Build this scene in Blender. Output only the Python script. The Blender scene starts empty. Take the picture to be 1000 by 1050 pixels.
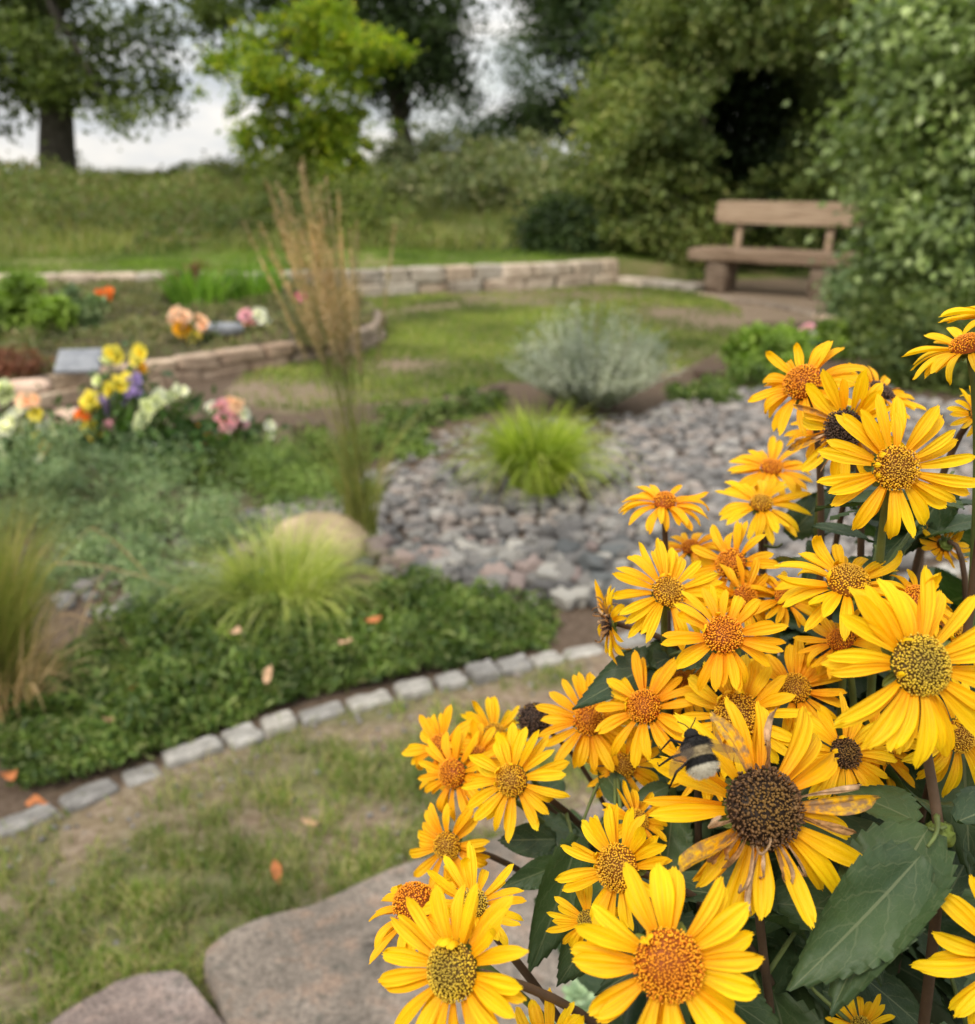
import bpy, math, random
import numpy as np
random.seed(7); RS = np.random.RandomState(11)
C = bpy.context.scene.collection
PI = math.pi
# ---------------------------------------------------------------- camera frame
FPX = 980.0; PITCH = math.radians(19.6); CAM = np.array([0, 0, 1.4])
FW = np.array([0, math.cos(PITCH), -math.sin(PITCH)]); RT = np.array([1., 0, 0]); UP = np.array([0, math.sin(PITCH), math.cos(PITCH)])
def ray(px, py): return FW + RT*(px-500)/FPX - UP*(py-525)/FPX
def P(px, py, d): return CAM + d*ray(px, py)
def G(px, py, z=0.0):
    r = ray(px, py); return CAM + r*((z-CAM[2])/r[2])
def PY(px, py, Y):                      # the point seen at a pixel, at world depth Y
    r = ray(px, py); return CAM + r*(Y/r[1])
def proj(p):
    v = np.asarray(p)-CAM; d = v@FW
    return 500+FPX*(v@RT)/d, 525-FPX*(v@UP)/d, d
def unit(v):
    v = np.asarray(v, float); return v/(np.linalg.norm(v, axis=-1, keepdims=True)+1e-12)
# ---------------------------------------------------------------- noise
def _h(i, j, k, s):
    n = (i*374761393 + j*668265263 + k*2147483647 + s*974711) & 0x7fffffff
    n = (n ^ (n >> 13))*1274126177 & 0x7fffffff
    return ((n ^ (n >> 16)) & 0xffff)/65535.0
def noise3(p, s=0):
    p = np.asarray(p, float); f = np.floor(p).astype(np.int64); t = p-f; t = t*t*(3-2*t)
    r = 0
    for a in (0, 1):
        for b in (0, 1):
            for c in (0, 1):
                w = (t[..., 0] if a else 1-t[..., 0])*(t[..., 1] if b else 1-t[..., 1])*(t[..., 2] if c else 1-t[..., 2])
                r = r + w*_h(f[..., 0]+a, f[..., 1]+b, f[..., 2]+c, s)
    return r
def fbm(p, s=0, o=3):
    r = 0; a = .5; p = np.asarray(p, float)
    for k in range(o): r = r+a*noise3(p*(2**k), s+k*17); a *= .5
    return r/(1-.5**o)
def n2(x, y, sc, s=0, o=3): return fbm(np.stack([np.asarray(x)*sc, np.asarray(y)*sc, np.zeros_like(np.asarray(x, float))+.37], -1), s, o)
def inpoly(x, y, poly):
    x = np.asarray(x); y = np.asarray(y); r = np.zeros(x.shape, bool); n = len(poly)
    for i in range(n):
        x1, y1 = poly[i][:2]; x2, y2 = poly[(i+1) % n][:2]
        c = ((y1 > y) != (y2 > y)) & (x < (x2-x1)*(y-y1)/((y2-y1)+1e-12)+x1); r ^= c
    return r
def gp(pts, z=0): return [tuple(G(a, b, z)[:2]) for a, b in pts]
def sample_poly(poly, n, rs):
    a = np.array(poly); lo = a.min(0); hi = a.max(0); out = []; c = 0
    while c < n:
        q = rs.uniform(lo, hi, (n*2, 2)); q = q[inpoly(q[:, 0], q[:, 1], poly)]; out.append(q); c += len(q)
    return np.concatenate(out)[:n]
# ---------------------------------------------------------------- objects
def mk(name, V, F, mat, parent=None, smooth=True, uv=None, col=None, mat2=None, mi=None):
    V = np.asarray(V, np.float64)
    if parent is not None: V = V-np.array(parent['_o'])
    me = bpy.data.meshes.new(name)
    if isinstance(F, np.ndarray):
        k = F.shape[1]; nf = len(F); idx = F.ravel().astype(np.int32); tot = np.full(nf, k, np.int32)
    else:
        nf = len(F); tot = np.array([len(f) for f in F], np.int32); idx = np.array([i for f in F for i in f], np.int32)
    st = np.concatenate([[0], np.cumsum(tot)[:-1]]).astype(np.int32)
    me.vertices.add(len(V)); me.vertices.foreach_set('co', V.astype(np.float32).ravel())
    me.loops.add(len(idx)); me.loops.foreach_set('vertex_index', idx)
    me.polygons.add(nf); me.polygons.foreach_set('loop_start', st); me.polygons.foreach_set('loop_total', tot)
    me.update(calc_edges=True)
    if smooth: me.polygons.foreach_set('use_smooth', np.ones(nf, bool))
    if uv is not None:
        l = me.uv_layers.new(name='UVMap'); l.data.foreach_set('uv', np.asarray(uv, np.float32)[idx].ravel())
    if col is not None:
        a = me.color_attributes.new('zone', 'FLOAT_COLOR', 'POINT'); a.data.foreach_set('color', np.asarray(col, np.float32).ravel())
    me.materials.append(mat)
    if mat2 is not None: me.materials.append(mat2); me.polygons.foreach_set('material_index', np.asarray(mi, np.int32))
    me.validate(); me.update()
    o = bpy.data.objects.new(name, me); C.objects.link(o)
    if parent is not None: o.parent = parent; o['_o'] = parent['_o']
    else: o['_o'] = (0., 0., 0.)
    return o
def recentre(o, loc):
    o.data.transform(__import__('mathutils').Matrix.Translation([-float(c) for c in loc])); o.location = [float(c) for c in loc]
def thing(name, label, cat, loc, group=None):
    o = bpy.data.objects.new(name, None); C.objects.link(o); o.location = [float(c) for c in loc]; o.empty_display_size = .1
    o['_o'] = tuple(float(c) for c in loc); o['label'] = label; o['category'] = cat
    if group: o['group'] = group
    return o
def tag(o, label, cat, group=None, loc=None):
    o['label'] = label; o['category'] = cat
    if group: o['group'] = group
    if loc is not None: recentre(o, loc)
    return o
def kind(o, k, label=None, cat=None):
    o['kind'] = k
    if label: o['label'] = label
    if cat: o['category'] = cat
    return o
class B:                                 # collects shapes for ONE mesh
    def __init__(s): s.V = []; s.F = []; s.n = 0; s.U = []
    def add(s, V, F, uv=None):
        V = np.asarray(V, float); s.V.append(V); s.F += [tuple(int(i)+s.n for i in f) for f in F]; s.n += len(V)
        s.U.append(np.zeros((len(V), 2)) if uv is None else np.asarray(uv, float))
    def mk(s, name, mat, parent=None, smooth=True): return mk(name, np.concatenate(s.V), s.F, mat, parent, smooth, uv=np.concatenate(s.U))
def tube(pts, rad, k=6, cap=True):
    pts = np.asarray(pts, float); n = len(pts); rad = np.broadcast_to(rad, (n,)); V = []; F = []
    t = unit(np.gradient(pts, axis=0)); a = np.array([0, 0, 1.]) if abs(t[0][2]) < .9 else np.array([1., 0, 0])
    s = unit(np.cross(t[0], a))
    for i in range(n):
        s = unit(s-t[i]*(s@t[i])); b = np.cross(t[i], s)
        for j in range(k):
            q = 2*PI*j/k; V.append(pts[i]+rad[i]*(math.cos(q)*s+math.sin(q)*b))
    for i in range(n-1):
        for j in range(k): F.append((i*k+j, i*k+(j+1) % k, (i+1)*k+(j+1) % k, (i+1)*k+j))
    if cap: F.append(tuple(range(k-1, -1, -1))); F.append(tuple((n-1)*k+j for j in range(k)))
    return np.array(V), F
def bez(a, b, c, d, n=12):
    t = np.linspace(0, 1, n)[:, None]; a, b, c, d = map(np.asarray, (a, b, c, d))
    return (1-t)**3*a+3*(1-t)**2*t*b+3*(1-t)*t*t*c+t**3*d
_cs = {}
def cubesphere(n):
    if n in _cs: return _cs[n]
    idx = {}; V = []; F = []
    def vid(p):
        k = tuple(np.round(p, 5))
        if k not in idx: idx[k] = len(V); V.append(p)
        return idx[k]
    g = np.linspace(-1, 1, n+1)
    for ax in range(3):
        for sg in (-1, 1):
            for i in range(n):
                for j in range(n):
                    q = []
                    for (a, b) in ((i, j), (i+1, j), (i+1, j+1), (i, j+1)):
                        p = [0, 0, 0]; p[ax] = sg; p[(ax+1) % 3] = g[a]; p[(ax+2) % 3] = g[b]; q.append(vid(tuple(p)))
                    F.append(tuple(q) if sg > 0 else tuple(q[::-1]))
    _cs[n] = (np.array(V, float), F); return _cs[n]
def rock(dims, seed, p=3.0, rough=.18, n=6, fr=1.6):
    V, F = cubesphere(n); r = (np.abs(V)**p).sum(1)**(1/p); V = V/r[:, None]
    d = 1+rough*2*(fbm(V*fr+seed*7.3, seed, 3)-.5)
    return V*d[:, None]*np.array(dims)/2, F
def rotz(V, a):
    c, s = math.cos(a), math.sin(a); V = np.asarray(V); return np.stack([V[:, 0]*c-V[:, 1]*s, V[:, 0]*s+V[:, 1]*c, V[:, 2]], -1)
def boxm(c, sx, sy, sz, bev=0):
    V, F = cubesphere(2 if not bev else 4)
    if bev:
        n = 4; g = np.linspace(-1, 1, n+1); V = V.copy(); h = np.array([sx, sy, sz])/2
        m = {round(g[0], 5): -1, round(g[1], 5): -2, round(g[2], 5): 0, round(g[3], 5): 2, round(g[4], 5): 1}
        W = np.zeros_like(V)
        for a in range(3):
            for k, v in m.items():
                q = np.abs(V[:, a]-k) < 1e-4
                W[q, a] = {-1: -h[a], -2: -h[a]+bev, 0: 0, 2: h[a]-bev, 1: h[a]}[v]
        e = np.abs(np.abs(W)-h) < 1e-9; m2 = e.sum(1) > 1
        sh = np.where(e, np.sign(W)*bev*.3, 0); W = np.where(m2[:, None], W-sh, W)
        return W+np.array(c), F
    return V*np.array([sx, sy, sz])/2+np.array(c), F
# ---------------------------------------------------------------- materials
def newmat(name):
    m = bpy.data.materials.new(name); m.use_nodes = True; n = m.node_tree; n.nodes.clear()
    o = n.nodes.new('ShaderNodeOutputMaterial'); return m, n, o
def rgb(n, c):
    q = n.nodes.new('ShaderNodeRGB'); q.outputs[0].default_value = (*c, 1); return q.outputs[0]
def mixc(n, f, a, b, bt='MIX'):
    q = n.nodes.new('ShaderNodeMix'); q.data_type = 'RGBA'; q.blend_type = bt
    if hasattr(f, 'links'): n.links.new(f, q.inputs[0])
    else: q.inputs[0].default_value = f
    for s, v in ((q.inputs[6], a), (q.inputs[7], b)):
        if hasattr(v, 'links'): n.links.new(v, s)
        else: s.default_value = (*v, 1)
    return q.outputs[2]
def math_(n, op, a, b=None, clamp=False):
    q = n.nodes.new('ShaderNodeMath'); q.operation = op; q.use_clamp = clamp
    for s, v in zip(q.inputs, (a, b)):
        if v is None: continue
        if hasattr(v, 'links'): n.links.new(v, s)
        else: s.default_value = v
    return q.outputs[0]
def ramp(n, f, st):
    q = n.nodes.new('ShaderNodeValToRGB'); e = q.color_ramp.elements
    while len(e) < len(st): e.new(.5)
    for i, (p, c) in enumerate(st): e[i].position = p; e[i].color = (*c, 1) if len(c) == 3 else c
    n.links.new(f, q.inputs[0]); return q.outputs[0]
def texn(n, scale, det=4, rough=.55, vec='Object', dist=0):
    t = n.nodes.new('ShaderNodeTexCoord'); q = n.nodes.new('ShaderNodeTexNoise'); q.inputs['Scale'].default_value = scale
    q.inputs['Detail'].default_value = det; q.inputs['Roughness'].default_value = rough; q.inputs['Distortion'].default_value = dist
    n.links.new(t.outputs[vec], q.inputs['Vector']); return q.outputs[0]
def bump(n, h, s, d):
    q = n.nodes.new('ShaderNodeBump'); q.inputs['Strength'].default_value = s; q.inputs['Distance'].default_value = d
    n.links.new(h, q.inputs['Height']); return q.outputs[0]
def finish(n, o, col, rough=.6, nor=None, spec=.4, trans=0, tcol=None, tr_mul=1.0):
    b = n.nodes.new('ShaderNodeBsdfPrincipled'); b.inputs['Roughness'].default_value = rough
    b.inputs['Specular IOR Level'].default_value = spec
    if hasattr(col, 'links'): n.links.new(col, b.inputs['Base Color'])
    else: b.inputs['Base Color'].default_value = (*col, 1)
    if nor is not None: n.links.new(nor, b.inputs['Normal'])
    if trans:
        t = n.nodes.new('ShaderNodeBsdfTranslucent'); c = tcol if tcol is not None else col
        if hasattr(c, 'links'): n.links.new(c, t.inputs['Color'])
        else: t.inputs['Color'].default_value = (*c, 1)
        m = n.nodes.new('ShaderNodeMixShader'); m.inputs[0].default_value = trans
        n.links.new(b.outputs[0], m.inputs[1]); n.links.new(t.outputs[0], m.inputs[2]); n.links.new(m.outputs[0], o.inputs[0])
    else: n.links.new(b.outputs[0], o.inputs[0])
    return b
def island(n):
    g = n.nodes.new('ShaderNodeNewGeometry'); return g.outputs['Random Per Island']
def foliage(name, cols, rough=.55, trans=.35, nscale=1.2, spec=.3):
    m, n, o = newmat(name); k = len(cols)
    c = ramp(n, island(n), [(i/(k-1), cols[i]) for i in range(k)])
    v = texn(n, nscale, 3); f = ramp(n, v, [(.35, (.52, .56, .52)), (.65, (1.4, 1.34, 1.2))])
    c = mixc(n, 1, c, f, 'MULTIPLY'); finish(n, o, c, rough, None, spec, trans, mixc(n, 1, c, (1.2, 1.35, .6), 'MULTIPLY')); return m
def stone(name, c1, c2, c3=None, scale=9, bs=.6, bd=.01, rnd=False, rough=.85, fine=120, objrand=False):
    m, n, o = newmat(name)
    c = ramp(n, texn(n, scale, 5), [(.3, c1), (.55, c2), (.72, c3 or c2)])
    sp = ramp(n, texn(n, fine, 3, .7), [(.35, (.6, .6, .6)), (.5, (1, 1, 1)), (.7, (1.25, 1.22, 1.2))]); c = mixc(n, .8, c, sp, 'MULTIPLY')
    if rnd: c = mixc(n, 1, c, ramp(n, island(n), [(0, (.55, .55, .57)), (.35, (.85, .84, .86)), (.6, (1.1, 1.02, 1.0)), (.8, (1.1, .95, .88)), (1, (1.5, 1.48, 1.45))]), 'MULTIPLY')
    if objrand:
        oi = n.nodes.new('ShaderNodeObjectInfo')
        c = mixc(n, 1, c, ramp(n, oi.outputs['Random'], [(0, (.6, .6, .62)), (.5, (1, 1, 1)), (1, (1.18, 1.16, 1.12))]), 'MULTIPLY')
    h = texn(n, scale*3, 6, .65); finish(n, o, c, rough, bump(n, h, bs, bd), .3); return m
def plain(name, c, rough=.6, spec=.4, nscale=30, amt=.25, trans=0, bs=.3, bd=.003):
    m, n, o = newmat(name); v = texn(n, nscale, 4)
    cc = mixc(n, 1, c, ramp(n, v, [(.3, (1-amt,)*3), (.7, (1+amt,)*3)]), 'MULTIPLY')
    finish(n, o, cc, rough, bump(n, v, bs, bd), spec, trans); return m
M = {}
# yellow ray florets: orange towards the base, fine lengthwise nerves
def petal_mat(name, tip, base, dull=0):
    m, n, o = newmat(name); t = n.nodes.new('ShaderNodeTexCoord'); s = n.nodes.new('ShaderNodeSeparateXYZ'); n.links.new(t.outputs['UV'], s.inputs[0])
    u, v = s.outputs[0], s.outputs[1]
    c = mixc(n, ramp(n, u, [(0, (0, 0, 0)), (.45, (.75,)*3), (1, (1, 1, 1))]), base, tip)
    oi = n.nodes.new('ShaderNodeObjectInfo'); c = mixc(n, 1, c, ramp(n, oi.outputs['Random'], [(0, (1.0, .90, .9)), (.5, (1, 1, 1)), (1, (1.03, 1.1, 1.2))]), 'MULTIPLY')
    mp = n.nodes.new('ShaderNodeMapping'); mp.inputs['Scale'].default_value = (1.3, 22, 1); n.links.new(t.outputs['UV'], mp.inputs[0])
    q = n.nodes.new('ShaderNodeTexNoise'); q.inputs['Scale'].default_value = 1; q.inputs['Detail'].default_value = 3; n.links.new(mp.outputs[0], q.inputs['Vector'])
    c = mixc(n, 1, c, ramp(n, q.outputs[0], [(.32, (.93, .74, .6)), (.55, (1, 1, 1)), (.8, (1.02, 1.06, 1.1))]), 'MULTIPLY')
    if dull: c = mixc(n, ramp(n, texn(n, 260, 3), [(.4, (0,)*3), (.62, (1,)*3)]), c, (.33, .2, .1))
    finish(n, o, c, .5, bump(n, q.outputs[0], .5, .0006), .25, .36, mixc(n, 1, c, (1.0, .92, .5), 'MULTIPLY')); return m
M['petal'] = petal_mat('petal_yellow', (.95, .66, .006), (.92, .46, .003))
M['petal_deep'] = petal_mat('petal_deep_yellow', (.95, .58, .005), (.90, .37, .003))
M['petal_old'] = petal_mat('petal_fading', (.90, .55, .01), (.80, .32, .005), 1)
M['dry'] = plain('dry_petal_brown', (.36, .19, .07), .8, .2, 300, .5, .3, .8, .001)
M['drypale'] = plain('dry_petal_pale', (.50, .34, .20), .8, .2, 260, .45, .3, .8, .001)
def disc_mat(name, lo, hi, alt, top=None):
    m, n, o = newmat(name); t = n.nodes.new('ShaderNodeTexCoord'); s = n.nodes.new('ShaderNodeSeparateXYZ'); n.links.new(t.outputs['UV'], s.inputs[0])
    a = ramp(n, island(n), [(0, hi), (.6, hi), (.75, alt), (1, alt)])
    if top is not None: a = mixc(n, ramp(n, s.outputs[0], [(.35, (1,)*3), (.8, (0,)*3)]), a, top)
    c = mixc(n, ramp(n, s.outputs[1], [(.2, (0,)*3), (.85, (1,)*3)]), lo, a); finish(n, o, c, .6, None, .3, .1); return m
M['disc_olive'] = disc_mat('disc_olive', (.13, .07, .008), (.72, .48, .03), (.48, .29, .02), (.48, .33, .04))
M['disc_orange'] = disc_mat('disc_orange', (.34, .08, .004), (.88, .38, .01), (.74, .22, .008), (.78, .27, .01))
M['disc_amber'] = disc_mat('disc_amber', (.26, .09, .005), (.84, .46, .014), (.62, .27, .01), (.66, .36, .03))
M['disc_brown'] = disc_mat('disc_brown', (.03, .015, .007), (.15, .075, .028), (.07, .034, .016), (.20, .105, .022))
M['disc_dark'] = disc_mat('disc_dark', (.02, .012, .008), (.12, .07, .045), (.07, .04, .028))
M['stem'] = plain('stem_green', (.10, .13, .035), .6, .3, 60, .3)
M['stem_brown'] = plain('stem_brown', (.085, .052, .03), .6, .3, 60, .3)
M['calyx'] = plain('calyx_green', (.13, .17, .03), .6, .3, 200, .3, .2)
def leaf_mat(name, c1, c2, vein):
    m, n, o = newmat(name); t = n.nodes.new('ShaderNodeTexCoord'); s = n.nodes.new('ShaderNodeSeparateXYZ'); n.links.new(t.outputs['UV'], s.inputs[0])
    u, v = s.outputs[0], s.outputs[1]; av = math_(n, 'ABSOLUTE', v)
    sd = math_(n, 'ADD', u, math_(n, 'MULTIPLY', math_(n, 'POWER', av, 1.3), -.42)); fr = math_(n, 'FRACT', math_(n, 'ADD', math_(n, 'MULTIPLY', sd, 4.2), .3))
    side = math_(n, 'LESS_THAN', math_(n, 'ABSOLUTE', math_(n, 'SUBTRACT', fr, .5)), .035)
    mid = math_(n, 'LESS_THAN', av, .035)
    net = n.nodes.new('ShaderNodeTexVoronoi'); net.feature = 'DISTANCE_TO_EDGE'; net.inputs['Scale'].default_value = 16
    mp = n.nodes.new('ShaderNodeMapping'); mp.inputs['Scale'].default_value = (1, .45, 1); n.links.new(t.outputs['UV'], mp.inputs[0]); n.links.new(mp.outputs[0], net.inputs['Vector'])
    nt = math_(n, 'MULTIPLY', math_(n, 'LESS_THAN', net.outputs[0], .035), .22)
    ve = math_(n, 'MAXIMUM', math_(n, 'MAXIMUM', math_(n, 'MULTIPLY', side, .42), mid), nt)
    c = mixc(n, ramp(n, texn(n, 25, 4), [(.35, (0,)*3), (.65, (1,)*3)]), c1, c2)
    oi = n.nodes.new('ShaderNodeObjectInfo'); c = mixc(n, 1, c, ramp(n, oi.outputs['Random'], [(0, (.7, .75, .8)), (1, (1.3, 1.25, 1.1))]), 'MULTIPLY')
    c = mixc(n, math_(n, 'MULTIPLY', ve, .6), c, vein)
    h = math_(n, 'ADD', math_(n, 'MULTIPLY', ve, -1), math_(n, 'MULTIPLY', texn(n, 160, 3), .7))
    finish(n, o, c, .5, bump(n, h, .5, .0012), .3, .16, mixc(n, 1, c, (1.4, 1.7, .5), 'MULTIPLY')); return m
M['leaf'] = leaf_mat('oxeye_leaf', (.026, .05, .02), (.045, .078, .026), (.15, .17, .085))
# ---------------------------------------------------------------- world and light
SUN_EL, SUN_ROT = math.radians(52), math.radians(215)
w = bpy.data.worlds.new('World'); bpy.context.scene.world = w; w.use_nodes = True; wn = w.node_tree; wn.nodes.clear()
sky = wn.nodes.new('ShaderNodeTexSky'); sky.sky_type = 'NISHITA'; sky.sun_disc = False; sky.sun_elevation = SUN_EL; sky.sun_rotation = SUN_ROT
sky.air_density = 1.2; sky.dust_density = 2.0
tc = wn.nodes.new('ShaderNodeTexCoord'); mp = wn.nodes.new('ShaderNodeMapping'); mp.inputs['Scale'].default_value = (1, 1, 3.0); wn.links.new(tc.outputs['Generated'], mp.inputs[0])
nz = wn.nodes.new('ShaderNodeTexNoise'); nz.inputs['Scale'].default_value = 3.2; nz.inputs['Detail'].default_value = 8; nz.inputs['Roughness'].default_value = .6; wn.links.new(mp.outputs[0], nz.inputs['Vector'])
cov = ramp(wn, nz.outputs[0], [(.36, (.55,)*3), (.52, (1,)*3)])
nz2 = wn.nodes.new('ShaderNodeTexNoise'); nz2.inputs['Scale'].default_value = 7; nz2.inputs['Detail'].default_value = 6; wn.links.new(mp.outputs[0], nz2.inputs['Vector'])
cl = ramp(wn, nz2.outputs[0], [(.34, (.50, .57, .66)), (.5, (.80, .84, .9)), (.64, (1, 1, 1))])
sxyz = wn.nodes.new('ShaderNodeSeparateXYZ'); wn.links.new(tc.outputs['Generated'], sxyz.inputs[0])
el_ = ramp(wn, sxyz.outputs[2], [(0, (.37,)*3), (.16, (.46,)*3), (.5, (.9,)*3), (1, (1,)*3)])
clm = mixc(wn, 1, mixc(wn, 1, cl, el_, 'MULTIPLY'), (16.5, 15.8, 14.6), 'MULTIPLY')
fin = mixc(wn, cov, sky.outputs[0], clm)
bg = wn.nodes.new('ShaderNodeBackground'); bg.inputs[1].default_value = .125; wn.links.new(fin, bg.inputs[0])
wo = wn.nodes.new('ShaderNodeOutputWorld'); wn.links.new(bg.outputs[0], wo.inputs[0])
sl = bpy.data.lights.new('sun', 'SUN'); sl.energy = 1.7; sl.angle = math.radians(16); sl.color = (1, .92, .78)
so = bpy.data.objects.new('sun', sl); C.objects.link(so)
from mathutils import Vector
# Nishita: rotation measured from +Y towards +X
sd = Vector((math.sin(SUN_ROT)*math.cos(SUN_EL), math.cos(SUN_ROT)*math.cos(SUN_EL), math.sin(SUN_EL)))
so.rotation_euler = sd.to_track_quat('Z', 'Y').to_euler()
cam = bpy.data.cameras.new('camera'); co = bpy.data.objects.new('camera', cam); C.objects.link(co); bpy.context.scene.camera = co
co.location = CAM; co.rotation_euler = (PI/2-PITCH, 0, 0); cam.sensor_fit = 'HORIZONTAL'; cam.sensor_width = 36; cam.lens = 36*FPX/1000
cam.clip_start = .02; cam.clip_end = 2000; cam.dof.use_dof = True; cam.dof.focus_distance = .41; cam.dof.aperture_fstop = cam.lens/3.35
sc = bpy.context.scene; sc.view_settings.view_transform = 'Standard'; sc.view_settings.look = 'None'; sc.view_settings.exposure = .42; sc.view_settings.gamma = 1
# ---------------------------------------------------------------- zones on the ground
CURB = [tuple(G(a, b)[:2]) for a, b in ((-80, 880), (0, 851), (48, 832), (100, 814), (150, 793), (200, 773), (250, 756), (300, 741), (355, 727), (410, 713), (470, 699), (530, 685), (590, 672), (640, 662), (760, 634), (900, 603), (1060, 570))]
LAWN = gp([(225, 412), (250, 385), (385, 352), (390, 325), (365, 306), (440, 302), (560, 297), (640, 292), (712, 298), (760, 318), (770, 345), (735, 362), (690, 385), (600, 395), (515, 392), (460, 408), (400, 412), (330, 420), (300, 424)])
RIVER = gp([(215, 560), (245, 535), (330, 515), (385, 490), (470, 475), (560, 505), (612, 470), (640, 430), (720, 412), (800, 396), (900, 402), (1040, 430), (1080, 560), (760, 612), (640, 628), (560, 618), (500, 612), (430, 596), (360, 590), (300, 590)])
NEAR = [CURB[0]]+list(CURB[1:])+[(3.5, 0.2), (-3.5, 0.2), (-3.5, 1.2)]
BEDP = gp([(-330, 470), (-60, 436), (40, 414), (110, 402), (200, 388), (300, 372), (355, 364), (383, 352), (386, 338), (368, 322), (330, 312), (200, 309), (60, 312), (-100, 318), (-330, 335)], 0)
def zone_grass(x, y):
    g = np.zeros(np.shape(x)); nr = inpoly(x, y, NEAR); lw = inpoly(x, y, LAWN)
    d = n2(x, y, 5.5, 3, 4); g = np.where(nr, np.clip((d-.375)*4.0, 0, 1), g)
    e = n2(x, y, .8, 9, 4); g = np.where(lw, np.clip((e-.30)*4.5, 0.15, 1), g)
    # bare soil towards the bench and a worn spot in the round lawn
    for (a, b, r) in ((745, 330, 1.1), (415, 375, .5), (690, 320, .7), (250, 400, .25)):
        q = G(a, b); g = g*np.clip(np.hypot(x-q[0], y-q[1])/r-.15, 0, 1)
    return g
def curbdist(x, y):
    best = np.full(np.shape(x), 9.)
    for i in range(len(CURB)-1):
        a = np.array(CURB[i]); b = np.array(CURB[i+1]); d = b-a; L = d@d
        t = np.clip(((x-a[0])*d[0]+(y-a[1])*d[1])/L, 0, 1); best = np.minimum(best, np.hypot(x-a[0]-t*d[0], y-a[1]-t*d[1]))
    return best
gx = np.unique(np.concatenate([-np.geomspace(4, 400, 26)[::-1], np.arange(-4, 4.01, .045), np.geomspace(4, 400, 26)]))
gy = np.unique(np.concatenate([[-60, -20, -5, -1, 0, .5], np.arange(.6, 4, .035), np.arange(4, 16, .1), np.geomspace(16, 600, 26)]))
X, Y = np.meshgrid(gx, gy); X = X.ravel(); Y = Y.ravel()
zg = (n2(X, Y, 3, 5)-.5)*.03*np.clip(1-np.hypot(X, Y)/20, 0, 1)+(n2(X, Y, 14, 5)-.5)*.014*(np.hypot(X, Y) < 7)
grassv = zone_grass(X, Y); bedv = (~inpoly(X, Y, NEAR) & ~inpoly(X, Y, LAWN) & (Y < 9.5)).astype(float)
far = np.clip((Y-14)/2, 0, 1); grassv = np.maximum(grassv, far)
nx = len(gx); ny = len(gy); ii, jj = np.meshgrid(np.arange(nx-1), np.arange(ny-1)); q0 = (jj*nx+ii).ravel()
FQ = np.stack([q0, q0+1, q0+nx+1, q0+nx], -1)
m, n, o = newmat('ground_soil_grass')
at = n.nodes.new('ShaderNodeAttribute'); at.attribute_name = 'zone'; sp = n.nodes.new('ShaderNodeSeparateColor'); n.links.new(at.outputs['Color'], sp.inputs[0])
soil = ramp(n, texn(n, 34, 6, .7), [(.3, (.10, .068, .045)), (.5, (.21, .155, .11)), (.66, (.33, .26, .20))])
soil = mixc(n, ramp(n, texn(n, 9, 4), [(.5, (0,)*3), (.66, (.6,)*3)]), soil, (.19, .15, .085))
grs = ramp(n, texn(n, 45, 5, .7), [(.3, (.05, .06, .02)), (.6, (.11, .13, .04)), (.75, (.2, .18, .08))])
mul = ramp(n, texn(n, 50, 5, .7), [(.3, (.03, .02, .014)), (.6, (.09, .062, .045)), (.75, (.17, .13, .1))])
c = mixc(n, math_(n, 'MULTIPLY', sp.outputs[0], .75), soil, grs); c = mixc(n, sp.outputs[1], c, mul)
finish(n, o, c, .95, bump(n, texn(n, 60, 6, .7), .8, .012), .1); M['ground'] = m
colr = np.stack([grassv, bedv*.75, np.zeros_like(X), np.ones_like(X)], -1)
kind(mk('ground', np.stack([X, Y, zg], -1), FQ, m, col=colr), 'structure')
# ---------------------------------------------------------------- blades
def blades(x, y, z, h, wd, lean, rs, seg=3, dirs=None, curl=1.0, flat=.0):
    n = len(x); a = rs.uniform(0, 2*PI, n) if dirs is None else dirs
    ln = np.broadcast_to(lean, (n,)); hh = np.broadcast_to(h, (n,)); ww = np.broadcast_to(wd, (n,))
    D = np.stack([np.cos(a), np.sin(a), np.zeros(n)], -1); b = rs.uniform(0, 2*PI, n); S = np.stack([np.cos(b), np.sin(b), np.zeros(n)], -1)
    V = []; t = np.linspace(0, 1, seg+1)
    for k in range(seg+1):
        u = t[k]; ang = ln*(.35+.65*u**curl)*u
        c = np.stack([x, y, z], -1)+D*(hh*np.sin(ln*u*(.4+.6*u)) * u)[:, None]+np.array([0, 0, 1.])*(hh*np.cos(np.clip(ln*u*(.4+.6*u), 0, 2.3))*u)[:, None]
        wk = ww*(1-u)**.7*.5*(1 if k < seg else 0); V += [c-S*wk[:, None], c+S*wk[:, None]]
    V = np.stack(V, 1); m_ = 2*(seg+1); base = np.arange(n)[:, None]*m_
    F = np.concatenate([base+np.array([[2*k, 2*k+1, 2*k+3, 2*k+2]]) for k in range(seg)], 0)
    return V.reshape(-1, 3), F
def merge(parts):
    V = []; F = []; n = 0
    for v, f in parts: V.append(v); F.append(f+n); n += len(v)
    return np.concatenate(V), np.concatenate(F)
M['grass'] = foliage('lawn_grass', [(.07, .14, .015), (.14, .22, .03), (.23, .29, .06), (.42, .37, .20), (.34, .28, .15)], .6, .35, 3)
M['grass_far'] = foliage('lawn_grass_far', [(.10, .17, .02), (.16, .24, .03), (.24, .29, .07), (.36, .30, .15)], .6, .3, .8)
rs = np.random.RandomState(3)
q = rs.uniform([-2.2, .95], [1.6, 3.0], (330000, 2)); q = q[inpoly(q[:, 0], q[:, 1], NEAR)]
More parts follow.
